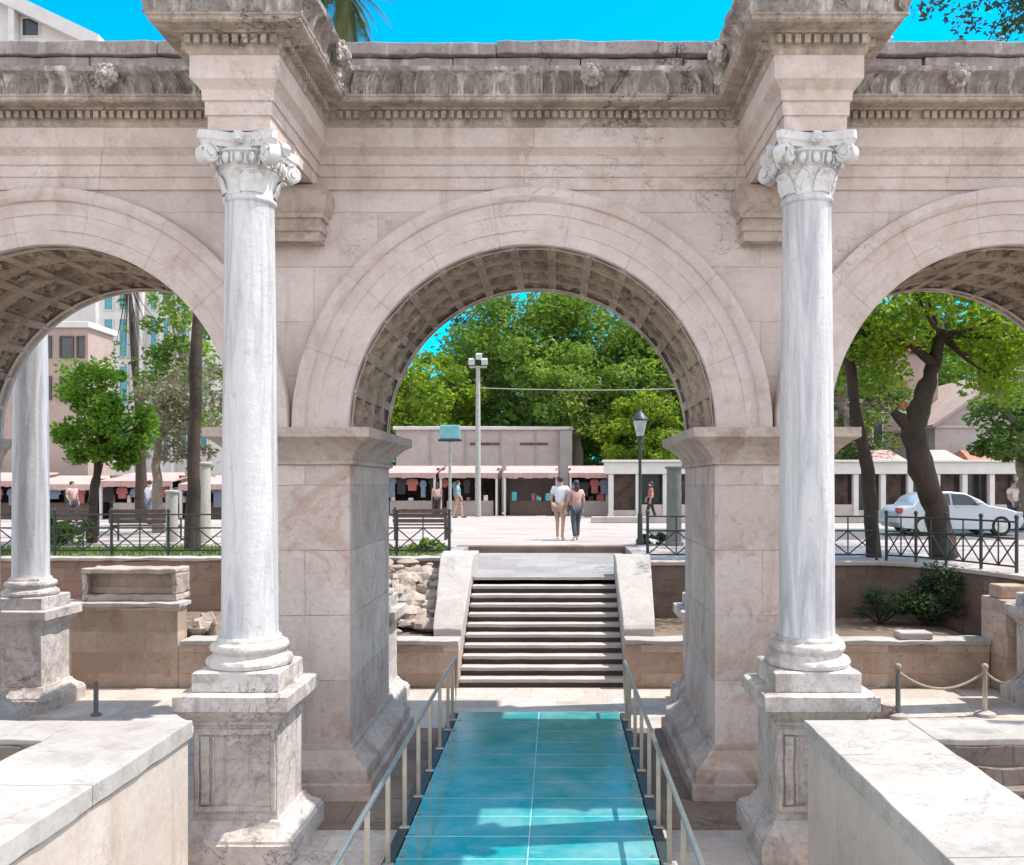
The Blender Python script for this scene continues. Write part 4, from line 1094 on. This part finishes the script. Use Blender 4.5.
NM2 = ['pink kiosk with dark goods behind the wooden bench','pink kiosk beside the concrete pole','shuttered grey kiosk between the pole and the strolling couple','rose kiosk with bright goods behind the couple']
for i, x0 in enumerate(KX2):
    kiosk(x0, x0+2.75+.2*(i%2), 45.0, .92, M['awning'] if i != 3 else M['pinkawn'], NM2[i], i+20, M['greywall'] if i == 2 else None)
kc = 0
seen = {}
for (xs_, Yg, zz) in (([-27.2+.62*k for k in range(22)], 40.0, -.05), ([-8.4+.55*k for k in range(9)], 44.4, .3), ([.9+.5*k for k in range(5)], 44.4, .3)):
    for x in xs_:
        rnd = random.Random(kc); m = GOODS[(kc*5+kc//3) % len(GOODS)]; kc += 1
        g = garment(x, Yg, zz+rnd.uniform(-.2,.05), m, kc)
        cn = {'c_red':'red','c_rose':'rose','c_black':'black','c_cream':'cream','c_white':'white','c_blue':'blue','c_teal':'teal','c_tan':'tan'}[m]
        where = 'side-arch kiosks' if Yg < 42 else 'middle-arch kiosks'
        tag(g, f'{cn} garment hanging under an awning of the {where}', 'garment', f'{cn} garments hung in the {where}')
rnd = random.Random(77)
for k in range(46):
    left = k < 26; Yb = 40.35 if left else 44.85
    x = rnd.uniform(-27,-10.5) if left else rnd.uniform(-8.4,2.6); w_ = rnd.uniform(.12,.3); h_ = rnd.uniform(.12,.5)
    m = rnd.choice(['c_cream','c_tan','c_rose','c_white','woodd','c_red','c_teal'])
    mb = MB().obox((x, Yb+rnd.uniform(-.2,.1), ST+.752+h_/2), (w_,.2,h_), rnd.uniform(-.3,.3))
    nm = {'c_cream':'cream','c_tan':'tan','c_rose':'rose','c_white':'white','woodd':'brown','c_red':'red','c_teal':'teal'}[m]
    wh = 'side-arch kiosks' if left else 'middle-arch kiosks'
    tag(mb.build('goods_box', M[m], origin=(x,Yb,ST+.75), bevel=.03), f'small {nm} box of goods on the counters of the {wh}', 'box', f'{nm} goods boxes of the {wh}')
# flat-roofed beige building behind the kiosks
def block(name, x0, x1, y0, y1, z1, wm, label, cat='building', parapet=.0):
    e = thing(name, ((x0+x1)/2, (y0+y1)/2, ST), label, cat)
    mb = MB(); mb.box(x0,x1,y0,y1,ST,z1); w = mb.build('wall', wm, e)
    if parapet:
        mb = MB(); mb.box(x0-.15,x1+.15,y0-.2,y1+.2,z1,z1+parapet); mb.build('roof', M['whitewall'], e, bevel=.03)
    return e
def window(e, x0, x1, y, z0, z1, gm, fm=None, shutters=None):
    fr = MB(); t_ = .07
    for b in ((x0,x0+t_,z0,z1),(x1-t_,x1,z0,z1),(x0+t_,x1-t_,z1-t_,z1),(x0+t_,x1-t_,z0,z0+t_)): fr.box(b[0],b[1],y-.08,y+.02,b[2],b[3])
    w = fr.build('window', fm or M['whitewall'], e)
    mb = MB(); mb.box(x0+t_,x1-t_,y-.03,y+.015,z0+t_,z1-t_); mb.build('pane', gm, w)
    if shutters:
        for a, b in ((x0-.5,x0-.02),(x1+.02,x1+.5)):
            mb = MB(); mb.box(a,b,y-.09,y-.012,z0,z1); mb.build('shutter', shutters, e)
Y = 50.5
e = block('flat_roofed_building', at(396,Y), at(571,Y), Y, Y+5, zat(430,Y), M['beigewall'], 'long beige flat-roofed building above the kiosk awnings', parapet=.2)
for a, b in ((470,500),(520,548)):
    mb = MB(); mb.box(at(a,Y), at(b,Y), Y-.06, Y+.02, zat(445,Y), zat(442.6,Y)); mb.build('vent_slot', M['inside'], e)
mb = MB(); mb.box(at(560,Y), at(572,Y), Y-.5, Y-.02, ST, zat(431,Y)); mb.build('corner_pillar', M['greywall'], e)
for px in (430, 465, 500, 535):
    mb = MB(); mb.box(at(px,Y)-.04, at(px,Y)+.04, Y-.05, Y+.02, ST, zat(431,Y)); mb.build('pilaster', M['greywall'], e)
# white colonnaded shops
Y = 42; x0 = at(596,Y)+.6; x1 = 28.0
e = thing('shop_arcade', (13,Y,ST), 'long low white colonnade of shops behind the white car', 'arcade')
mb = MB(); mb.box(x0-.2, x1, Y-.1, Y+.5, zat(474,Y), zat(462.5,Y)); mb.box(x0-.3, x1, Y-.25, Y+.6, zat(462.4,Y), zat(460,Y)); mb.build('beam', M['whitewall'], e, bevel=.02)
x = x0; k = 0
while x < x1:
    mb = MB(); mb.box(x, x+.24, Y, Y+.3, ST, zat(474.2,Y)); mb.box(x-.04, x+.28, Y-.04, Y+.34, ST, ST+.15); mb.build('pillar', M['whitewall'], e, bevel=.01)
    if x+1.3 < x1:
        mb = MB(); mb.box(x+.241, x+1.299, Y+.05, Y+.25, ST, ST+.62 if k % 3 else ST+.35); mb.build('parapet_panel', M['beigewall'], e)
        mb = MB(); mb.box(x+.241, x+1.299, Y+.9, Y+.96, ST, zat(474.5,Y)); mb.build('shopfront', M['window'] if k % 2 else M['inside'], e)
    x += 1.3; k += 1
mb = MB(); mb.box(x0, x1, Y+2.5, Y+2.7, ST, zat(470,Y)); mb.box(x0,x1,Y+.55,Y+2.5,zat(473,Y),zat(472,Y)); mb.build('back_wall', M['beigewall'], e)
# awnings over the arcade
for i,(a,b,m,l) in enumerate(((868,905,'pinkawn','rose awning roof between the two leaning trunks'),(930,962,'awning','pale striped awning roof right of the thick trunk'),(965,1000,'rooftile','red awning roof below the grey gable'))):
    Y = 43.5; mb = MB(); X0, X1 = at(a,Y), at(b,Y); zb, zt = zat(462,Y), zat(449,Y)
    mb.add([(X0,Y-.6,zb),(X1,Y-.6,zb),(X1-.3,Y+1.2,zt),(X0+.3,Y+1.2,zt),(X0,Y+3,zb),(X1,Y+3,zb)], [(0,1,2,3),(3,2,5,4),(0,3,4),(1,5,2),(0,4,5,1)])
    tag(mb.build('awning_roof', M[m], origin=((X0+X1)/2,Y,zb)), l, 'awning', 'awning roofs over the colonnade')
# house with red shutters
Y = 52
e = block('house', at(846,Y), at(938,Y), Y, Y+7, zat(352,Y), M['pinkwall'], 'pale house with red shutters behind the leaning tree')
for a in (893, 918):
    window(e, at(a,Y), at(a+14,Y), Y, zat(408,Y), zat(380,Y), M['redwood'], M['redwood'])
for a in (852, 872):
    window(e, at(a,Y), at(a+11,Y), Y, zat(445,Y), zat(418,Y), M['window'])
mb = MB(); X0, X1 = at(840,Y), at(944,Y); zb = zat(352,Y)
mb.add([(X0,Y-.5,zb),(X1,Y-.5,zb),(X1,Y+7.5,zb),(X0,Y+7.5,zb),(X0+1,Y+3.5,zb+1.8),(X1-1,Y+3.5,zb+1.8)], [(0,1,5,4),(1,2,5),(2,3,4,5),(3,0,4),(0,3,2,1)]); mb.build('roof', M['rooftile'], e)
mb = MB(); mb.box(at(846,Y), at(938,Y), Y-.12, Y+.02, zat(413,Y), zat(411,Y)); mb.build('string_course', M['whitewall'], e)
# grey gabled hall
Y = 47
e = thing('gabled_hall', (at(985,Y),Y,ST), 'dull grey gabled hall on the far right of the street', 'building')
X0, X1 = at(935,Y), at(1100,Y); xm = at(1012,Y); ze, zr = zat(425,Y), zat(372,Y)
mb = MB(); mb.add([(X0,Y,ST),(X1,Y,ST),(X1,Y,ze),(xm,Y,zr),(X0,Y,ze),(X0,Y+9,ST),(X1,Y+9,ST),(X1,Y+9,ze),(xm,Y+9,zr),(X0,Y+9,ze)], [(0,1,2,3,4),(9,8,7,6,5),(0,4,9,5),(1,6,7,2)]); mb.build('wall', M['greywall'], e)
mb = MB(); mb.add([(X0-.3,Y-.5,ze-.18),(xm,Y-.5,zr+.05),(X1+.3,Y-.5,ze-.18),(X0-.3,Y+9.5,ze-.18),(xm,Y+9.5,zr+.05),(X1+.3,Y+9.5,ze-.18),
    (X0-.3,Y-.5,ze),(xm,Y-.5,zr+.25),(X1+.3,Y-.5,ze),(X0-.3,Y+9.5,ze),(xm,Y+9.5,zr+.25),(X1+.3,Y+9.5,ze)],
    [(0,1,4,3),(1,2,5,4),(6,9,10,7),(7,10,11,8),(0,6,7,1),(1,7,8,2),(3,4,10,9),(4,5,11,10),(0,3,9,6),(2,8,11,5)]); mb.build('roof', M['pinkwall'], e)
mb = MB(); mb.box(X0+.02, X1-.02, Y-.1, Y+.01, zat(428,Y), zat(425.5,Y)); mb.build('string_course', M['beigewall'], e)
window(e, at(990,Y), at(1006,Y), Y, zat(458,Y), zat(436,Y), M['window'])
# apartment blocks seen through the side arch
Y = 58
e = thing('apartment_block', (at(160,Y),Y,ST), 'tall white apartment block with teal windows through the side arch', 'building')
X0, X1 = at(99,Y), at(262,Y); ztop = zat(262,Y)
mb = MB(); mb.box(X0,X1,Y,Y+10,ST,ztop); mb.build('wall', M['whitewall'], e)
z = zat(455,Y); 
while z < ztop-2:
    for a, b in ((104,114),(119,129),(150,158),(163,170),(180,188),(200,208)):
        window(e, at(a,Y), at(b,Y), Y, z+.2, z+2.8, M['teal'])
    z += 3.1
for a in (135, 143, 174, 193):
    mb = MB(); mb.box(at(a,Y), at(a+3,Y), Y-.5, Y-.01, ST, ztop-.2); mb.build('pilaster', M['whitewall'], e)
Y = 44
e = block('annex_building', at(-60,Y), at(88,Y), Y, Y+2.5, zat(328,Y), M['pinkwall'], 'pinkish low house with dark windows behind the rear column', parapet=.3)
for a, b, c_, d in ((60,74,358,336),(77,85,358,336),(60,74,400,376),(77,85,400,376),(38,52,358,336),(38,52,400,376)):
    window(e, at(a,Y), at(b,Y), Y, zat(c_,Y), zat(d,Y), M['window'], M['woodd'])
# white building with sloping gable above the gate
Y = 62
e = thing('white_gable_house', (-37,Y+3,ST), 'white modern building whose sloping gable shows above the gate', 'building')
X1 = at(104,Y); zE = zat(40,Y); X0 = X1-16; 
def sl(x): return zE+(X1-x)*.475*1.0
mb = MB(); mb.add([(X0,Y,ST),(X1-.6,Y,ST),(X1-.6,Y,sl(X1-.6)-.5),(X0,Y,sl(X0)-.5),(X0,Y+8,ST),(X1-.6,Y+8,ST),(X1-.6,Y+8,sl(X1-.6)-.5),(X0,Y+8,sl(X0)-.5)],
   [(0,1,2,3),(7,6,5,4),(1,5,6,2),(0,3,7,4),(2,6,7,3)]); mb.build('wall', M['whitewall'], e)
mb = MB(); xs_ = [(X0, sl(X0)-1.0),(X1, sl(X1)-1.0),(X1, sl(X1)),(X0, sl(X0))]
mb.add([(x,Y-.8,z) for x,z in xs_]+[(x,Y+8.5,z) for x,z in xs_], [(0,1,2,3),(7,6,5,4),(1,5,6,2),(0,3,7,4),(2,6,7,3),(0,4,5,1)]); mb.build('roof', M['whitewall'], e)
mb = MB(); mb.box(at(14,Y), at(20,Y), Y-.7, Y-.1, 22, 40); mb.build('pilaster', M['whitewall'], e)
window(e, at(22,Y), at(40,Y), Y, zat(37,Y), zat(18,Y), M['window']); window(e, at(24,Y), at(46,Y), Y, zat(345,Y), zat(320,Y), M['teal'])

# ================================================================== CAR
Y0 = 27.0; xa, xb = at(897,Y0), at(1025,Y0); L = xb-xa
car = thing('parked_car', ((xa+xb)/2, Y0+.85, ST), 'white hatchback parked on the street behind the leaning trunk', 'car')
zc = ST+.004
prof = [(f_, z_*(.93 if z_ > .5 else 1)) for f_, z_ in [(.0,.42),(.01,.60),(.03,.80),(.06,.93),(.13,1.00),(.18,1.28),(.25,1.42),(.42,1.47),(.55,1.42),(.66,1.20),(.72,1.02),(.86,.92),(.95,.80),(.99,.62),(1.0,.42),(.97,.24),(.88,.2),(.86,.36),(.82,.42),(.77,.36),(.745,.2),(.285,.2),(.26,.36),(.21,.42),(.165,.36),(.14,.2),(.04,.24)]]
def wob(z): return 0 if z < .9 else (z-.9)*.34
mb = MB(); n = len(prof); vs = []
for yy, k in ((0,.06),(.05,.0),(1.65,.0),(1.70,.06)):
    for f, z in prof:
        ins = wob(z)*(1 if yy < .8 else -1); vs.append((xa+L*(f+(k*(.5-f)*.35)), Y0+yy+ins, zc+z-(k*.35 if z > .5 else 0)))
fs = [tuple(range(n)), tuple(range(3*n,4*n))[::-1]]
for i in range(3): fs += [(i*n+q,(i+1)*n+q,(i+1)*n+(q+1)%n,i*n+(q+1)%n) for q in range(n)]
mb.add(vs, fs); mb.build('body', M['carpaint'], car, smooth=True, sharp=30, bevel=.02)
def sidepane(pts, name='side_window'):
    mb = MB(); n = len(pts)
    mb.add([(xa+L*f, Y0-.012+wob(z*.93), zc+z*.93) for f,z in pts]+[(xa+L*f, Y0+.03+wob(z*.93), zc+z*.93) for f,z in pts], [tuple(range(n)),tuple(range(n,2*n))[::-1]]+[(i,n+i,n+(i+1)%n,(i+1)%n) for i in range(n)])
    mb.build(name, M['window'], car)
sidepane([(.44,1.02),(.645,1.02),(.585,1.29),(.54,1.36),(.44,1.39)]); sidepane([(.27,1.03),(.42,1.02),(.42,1.39),(.285,1.36)]); sidepane([(.19,1.05),(.255,1.03),(.268,1.33),(.235,1.3)])
for f in (.212,.815):
    for yy in (-.0, 1.5):
        c0 = (xa+L*f, Y0+yy+.1, zc+.31)
        mb = MB(); mb.tube([(c0[0],c0[1]-.1,c0[2]),(c0[0],c0[1]+.1,c0[2])], .31, 28); w = mb.build('wheel', M['tyre'], car, bevel=.02)
        mb = MB(); mb.tube([(c0[0],c0[1]-.112,c0[2]),(c0[0],c0[1]-.05,c0[2])], .205, 24); 
        for k in range(5):
            a = 2*PI*k/5; mb.obox((c0[0]+.1*math.cos(a), c0[1]-.115, c0[2]+.1*math.sin(a)), (.16,.012,.05), 0, 0, -a)
        mb.build('rim', M['rim'], w)
mb = MB(); mb.box(xa+L*.008, xa+L*.05, Y0+.0, Y0+.25, zc+.70, zc+.86); mb.build('tail_light', M['redlamp'], car, bevel=.02)
mb = MB(); mb.box(xa+L*.93, xa+L*.985, Y0+.0, Y0+.3, zc+.62, zc+.74); mb.build('headlight', M['lampglass'], car, bevel=.02)
for f in (.46, .33):
    mb = MB(); mb.box(xa+L*f, xa+L*(f+.04), Y0-.02, Y0+.03, zc+.88, zc+.915); mb.build('door_handle', M['carpaint'], car)
mb = MB(); mb.ell((xa+L*.63, Y0-.09, zc+1.02), (.1,.08,.06)); mb.build('wing_mirror', M['carpaint'], car, smooth=True)
mb = MB(); mb.box(xa+L*.285, xa+L*.745, Y0+.02, Y0+.06, zc+.19, zc+.27); mb.build('sill_trim', M['tyre'], car)

# ================================================================== PEOPLE
def skin_obj(name, verts, edges, rad, mat, parent):
    me = bpy.data.meshes.new(name); me.from_pydata(verts, edges, []); me.materials.append(mat)
    o = bpy.data.objects.new(name, me); col.objects.link(o); o.parent = parent
    m = o.modifiers.new('skin', 'SKIN'); m.use_smooth_shade = True
    if not me.skin_vertices:
        with bpy.context.temp_override(object=o, active_object=o):
            bpy.ops.mesh.customdata_skin_add()
    for i, r in enumerate(rad):
        d = me.skin_vertices[0].data[i]; d.radius = (r, r) if not isinstance(r, tuple) else r; d.use_root = (i == 0)
    s_ = o.modifiers.new('smooth', 'SUBSURF'); s_.levels = 1; s_.render_levels = 1
    return o
def person(px, Y, label, top, legs, shoes='c_black', rz=0.0, h=1.75, shorts=False, stride=.14, lean=0.0, arms=(.0,.1), long_sleeve=False, hair=True, z=ST, name_group=None):
    e = thing('person', (at(px,Y),Y,z), label, 'person', name_group)
    k = h/1.75
    V = lambda x,y,zz: (x*k,y*k,zz*k)
    L_ = lean
    j = {'pel':V(0,0,.96),'wa':V(0,-.01-L_*.1,1.10),'ch':V(0,-.01-L_*.35,1.32),'nk':V(0,-L_*.5,1.47),'jaw':V(0,-.03-L_*.6,1.56),'hd':V(0,-.01-L_*.65,1.65),'tp':V(0,0-L_*.66,1.715)}
    for s_, sn in ((-1,'l'),(1,'r')):
        a0, a1 = arms if s_ < 0 else arms[::-1]
        st_ = stride*s_
        j['sh'+sn] = V(.18*s_,-L_*.4,1.42); j['el'+sn] = V(.245*s_,.03-a1*.4-L_*.35,1.15); j['wr'+sn] = V(.25*s_,-.06-a1*1.4-L_*.3,.92+a1*.5)
        j['hp'+sn] = V(.09*s_,0,.92); j['kn'+sn] = V(.10*s_,-.03-st_*.6,.50); j['an'+sn] = V(.10*s_,.02-st_,.085); j['to'+sn] = V(.115*s_,-.15-st_,.04)
    names = list(j); idx = {n:i for i,n in enumerate(names)}; verts = [j[n] for n in names]
    r = {'pel':.135,'wa':.12,'ch':.145,'nk':.058,'jaw':.072,'hd':.09,'tp':.06}
    for sn in 'lr': r.update({'sh'+sn:.066,'el'+sn:.044,'wr'+sn:.03,'hp'+sn:.095,'kn'+sn:.062,'an'+sn:.042,'to'+sn:.034})
    rad = [r[n]*k for n in names]
    E = [('pel','wa'),('wa','ch'),('ch','nk'),('nk','jaw'),('jaw','hd'),('hd','tp')]
    for sn in 'lr': E += [('ch','sh'+sn),('sh'+sn,'el'+sn),('el'+sn,'wr'+sn),('pel','hp'+sn),('hp'+sn,'kn'+sn),('kn'+sn,'an'+sn),('an'+sn,'to'+sn)]
    edges = [(idx[a],idx[b]) for a,b in E]
    # palms, fingers, nose
    for sn, s_ in (('l',-1),('r',1)):
        w = Vector(j['wr'+sn]); pm = len(verts); verts.append(tuple(w+Vector((0,-.01,-.07))*k)); rad.append(.032*k); edges.append((idx['wr'+sn], pm))
        for q in range(4):
            a = len(verts); dx = (q-1.5)*.02
            verts.append(tuple(w+Vector((s_*.0, dx-.015, -.115-.008*(q in (1,2))))*k)); rad.append(.0095*k); edges.append((pm,a))
            verts.append(tuple(w+Vector((-s_*.012, dx-.018, -.165-.012*(q in (1,2))))*k)); rad.append(.0085*k); edges.append((a,a+1))
        a = len(verts); verts.append(tuple(w+Vector((-s_*.01,-.055,-.085))*k)); rad.append(.011*k); edges.append((pm,a))
    a = len(verts); hd = Vector(j['hd']); verts.append(tuple(hd+Vector((0,-.105,-.035))*k)); rad.append(.016*k); edges.append((idx['hd'],a))
    skin_obj('body', verts, edges, rad, M['skin'], e)
    def garb(name, ns, grow, mat, extra=None):
        vv = []; ee = []; rr = []; ii = {}
        for n in ns:
            ii[n] = len(vv); vv.append(j[n] if n in j else extra[n][0]); rr.append((r[n] if n in r else extra[n][1])*k+grow)
        for a_, b_ in E:
            if a_ in ii and b_ in ii: ee.append((ii[a_], ii[b_]))
        for n in ns:
            if n not in j: ee.append((ii[extra[n][2]], ii[n]))
        skin_obj(name, vv, ee, rr, mat, e)
    lerp = lambda a,b,f: tuple(Vector(j[a]).lerp(Vector(j[b]), f))
    ex = {'sl':(lerp('shl','ell',.65),.062,'shl'),'sr':(lerp('shr','elr',.65),.062,'shr')}
    if long_sleeve: ex = {'sl':(lerp('ell','wrl',.9),.045,'ell'),'sr':(lerp('elr','wrr',.9),.045,'elr')}
    garb('shirt', ['ch','wa','pel','shl','shr']+(['ell','elr'] if long_sleeve else [])+['sl','sr'], .022, M[top], ex)
    if shorts:
        ex = {'ll':(lerp('hpl','knl',.85),.075,'hpl'),'lr':(lerp('hpr','knr',.85),.075,'hpr')}; garb('shorts', ['pel','hpl','hpr','ll','lr'], .02, M[legs], ex)
    else:
        ex = {'ll':(lerp('knl','anl',.95),.05,'knl'),'lr':(lerp('knr','anr',.95),.05,'knr')}; garb('trousers', ['pel','hpl','hpr','knl','knr','ll','lr'], .016, M[legs], ex)
    for sn in 'lr':
        mb = MB(); a_, b_ = Vector(j['an'+sn]), Vector(j['to'+sn])
        mb.ell((a_+b_)/2+Vector((0,-.01,-.015)), (.048*k,.145*k,.045*k), 10, 7)
        o = mb.build('shoe', M[shoes], None, smooth=True); o.parent = e
    mb = MB(); hd = Vector(j['hd'])
    mb.ell(hd+Vector((0,.022,.028))*k, (.094*k,.098*k,.092*k), 14, 10)
    if hair == 'long': mb.ell(hd+Vector((0,.075,-.1))*k, (.085*k,.045*k,.15*k), 12, 8)
    o = mb.build('hair', M['hair'], None, smooth=True); o.parent = e
    for s_ in (-1,1):
        mb = MB(); mb.ell(hd+Vector((.035*s_,-.082,.0))*k, (.012*k,.008*k,.009*k), 8, 6); o = mb.build('eye', M['c_black'], None); o.parent = e
    e.rotation_euler.z = rz
    return e
person(560, 25.2, 'person in a white shirt and tan shorts strolling away across the pavement', 'c_white', 'c_tan', 'c_white', rz=PI*.93, h=1.82, shorts=True, stride=.16, lean=.08, arms=(.05,.16))
person(576, 25.0, 'person in a rose top and dark trousers beside the one in shorts', 'c_rose', 'c_dark', 'c_white', rz=PI*1.12, h=1.70, stride=-.15, arms=(.12,.03), hair='long')
person(458, 41.5, 'person in a teal shirt walking by the concrete pole', 'c_teal', 'c_tan', rz=PI*.5, h=1.74, shorts=True, stride=.2)
person(437, 42.5, 'person in a pale rose top standing at the pink kiosk', 'c_rose', 'c_black', rz=PI*1.1, h=1.66, hair='long')
person(651, 39.0, 'person in a red top near the street lantern', 'c_red', 'c_black', rz=-PI*.5, h=1.7, stride=.22, hair='long')
person(1013, 30.5, 'person in a cream top standing beyond the bonnet of the car', 'c_cream', 'c_dark', rz=.4, h=1.72)
person(72, 34.0, 'person in a rose shirt in front of the side-arch kiosks', 'c_rose', 'c_dark', rz=1.2, h=1.7)
person(150, 35.0, 'person in a white shirt browsing under the greyish tree', 'c_white', 'c_blue', rz=2.6, h=1.74)

# ================================================================== LIGHT, SKY, CAMERA
EL, AZ = R(62), R(7)          # sun high on the right, a little behind the facade
sv = Vector((math.cos(EL)*math.cos(AZ), math.cos(EL)*math.sin(AZ), math.sin(EL)))
ld = bpy.data.lights.new('sun', 'SUN'); ld.energy = 2.6; ld.angle = R(.53); ld.color = (1,.95,.88)
lo = bpy.data.objects.new('sun', ld); col.objects.link(lo); lo.rotation_euler = (-sv).to_track_quat('-Z','Y').to_euler(); lo.location = (20,5,30)
w = bpy.data.worlds.new('World'); scene.world = w; w.use_nodes = True
nt = w.node_tree; nt.nodes.clear()
sky = nt.nodes.new('ShaderNodeTexSky'); sky.sky_type = 'NISHITA'; sky.sun_disc = False
sky.sun_elevation = EL; sky.sun_rotation = R(90)-AZ; sky.air_density = 1.0; sky.dust_density = .6; sky.ozone_density = 1.2
bg = nt.nodes.new('ShaderNodeBackground'); bg.inputs[1].default_value = .15
ou = nt.nodes.new('ShaderNodeOutputWorld')
# cyan-tinted sky beyond the gate; unseen half behind viewer paled to warm the facade
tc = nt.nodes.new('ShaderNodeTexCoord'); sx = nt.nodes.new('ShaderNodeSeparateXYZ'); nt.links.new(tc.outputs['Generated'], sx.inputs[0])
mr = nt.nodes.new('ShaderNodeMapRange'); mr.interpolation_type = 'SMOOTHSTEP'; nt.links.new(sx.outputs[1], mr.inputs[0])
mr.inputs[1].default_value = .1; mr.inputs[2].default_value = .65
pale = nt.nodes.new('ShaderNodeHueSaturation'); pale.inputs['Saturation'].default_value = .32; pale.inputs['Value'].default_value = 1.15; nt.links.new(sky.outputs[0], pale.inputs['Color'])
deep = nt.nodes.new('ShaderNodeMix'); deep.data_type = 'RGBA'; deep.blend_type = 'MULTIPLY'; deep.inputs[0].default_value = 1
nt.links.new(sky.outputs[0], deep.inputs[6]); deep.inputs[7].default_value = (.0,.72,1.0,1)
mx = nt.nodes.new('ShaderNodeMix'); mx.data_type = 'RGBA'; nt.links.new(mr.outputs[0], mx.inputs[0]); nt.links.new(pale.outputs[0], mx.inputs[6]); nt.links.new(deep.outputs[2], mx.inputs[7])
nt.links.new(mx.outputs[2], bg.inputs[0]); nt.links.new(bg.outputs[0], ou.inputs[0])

cd = bpy.data.cameras.new('camera'); cam = bpy.data.objects.new('camera', cd); col.objects.link(cam)
cam.location = (0,0,0); cam.rotation_euler = (R(90),0,0)
cd.sensor_fit = 'HORIZONTAL'; cd.sensor_width = 36; cd.lens = 880/1024*36
cd.shift_x = -(557-512)/1024; cd.shift_y = (484-432.5)/1024
cd.clip_start = .05; cd.clip_end = 2000
scene.camera = cam
scene.view_settings.view_transform = 'Standard'; scene.view_settings.look = 'None'
scene.view_settings.exposure = 1.32; scene.view_settings.gamma = 1
scene.view_settings.use_curve_mapping = False
scene.render.resolution_x = 1024; scene.render.resolution_y = 865
scene.cycles.max_bounces = 8; scene.cycles.diffuse_bounces = 4
for o in bpy.data.objects:
    if '_w' in o: del o['_w']
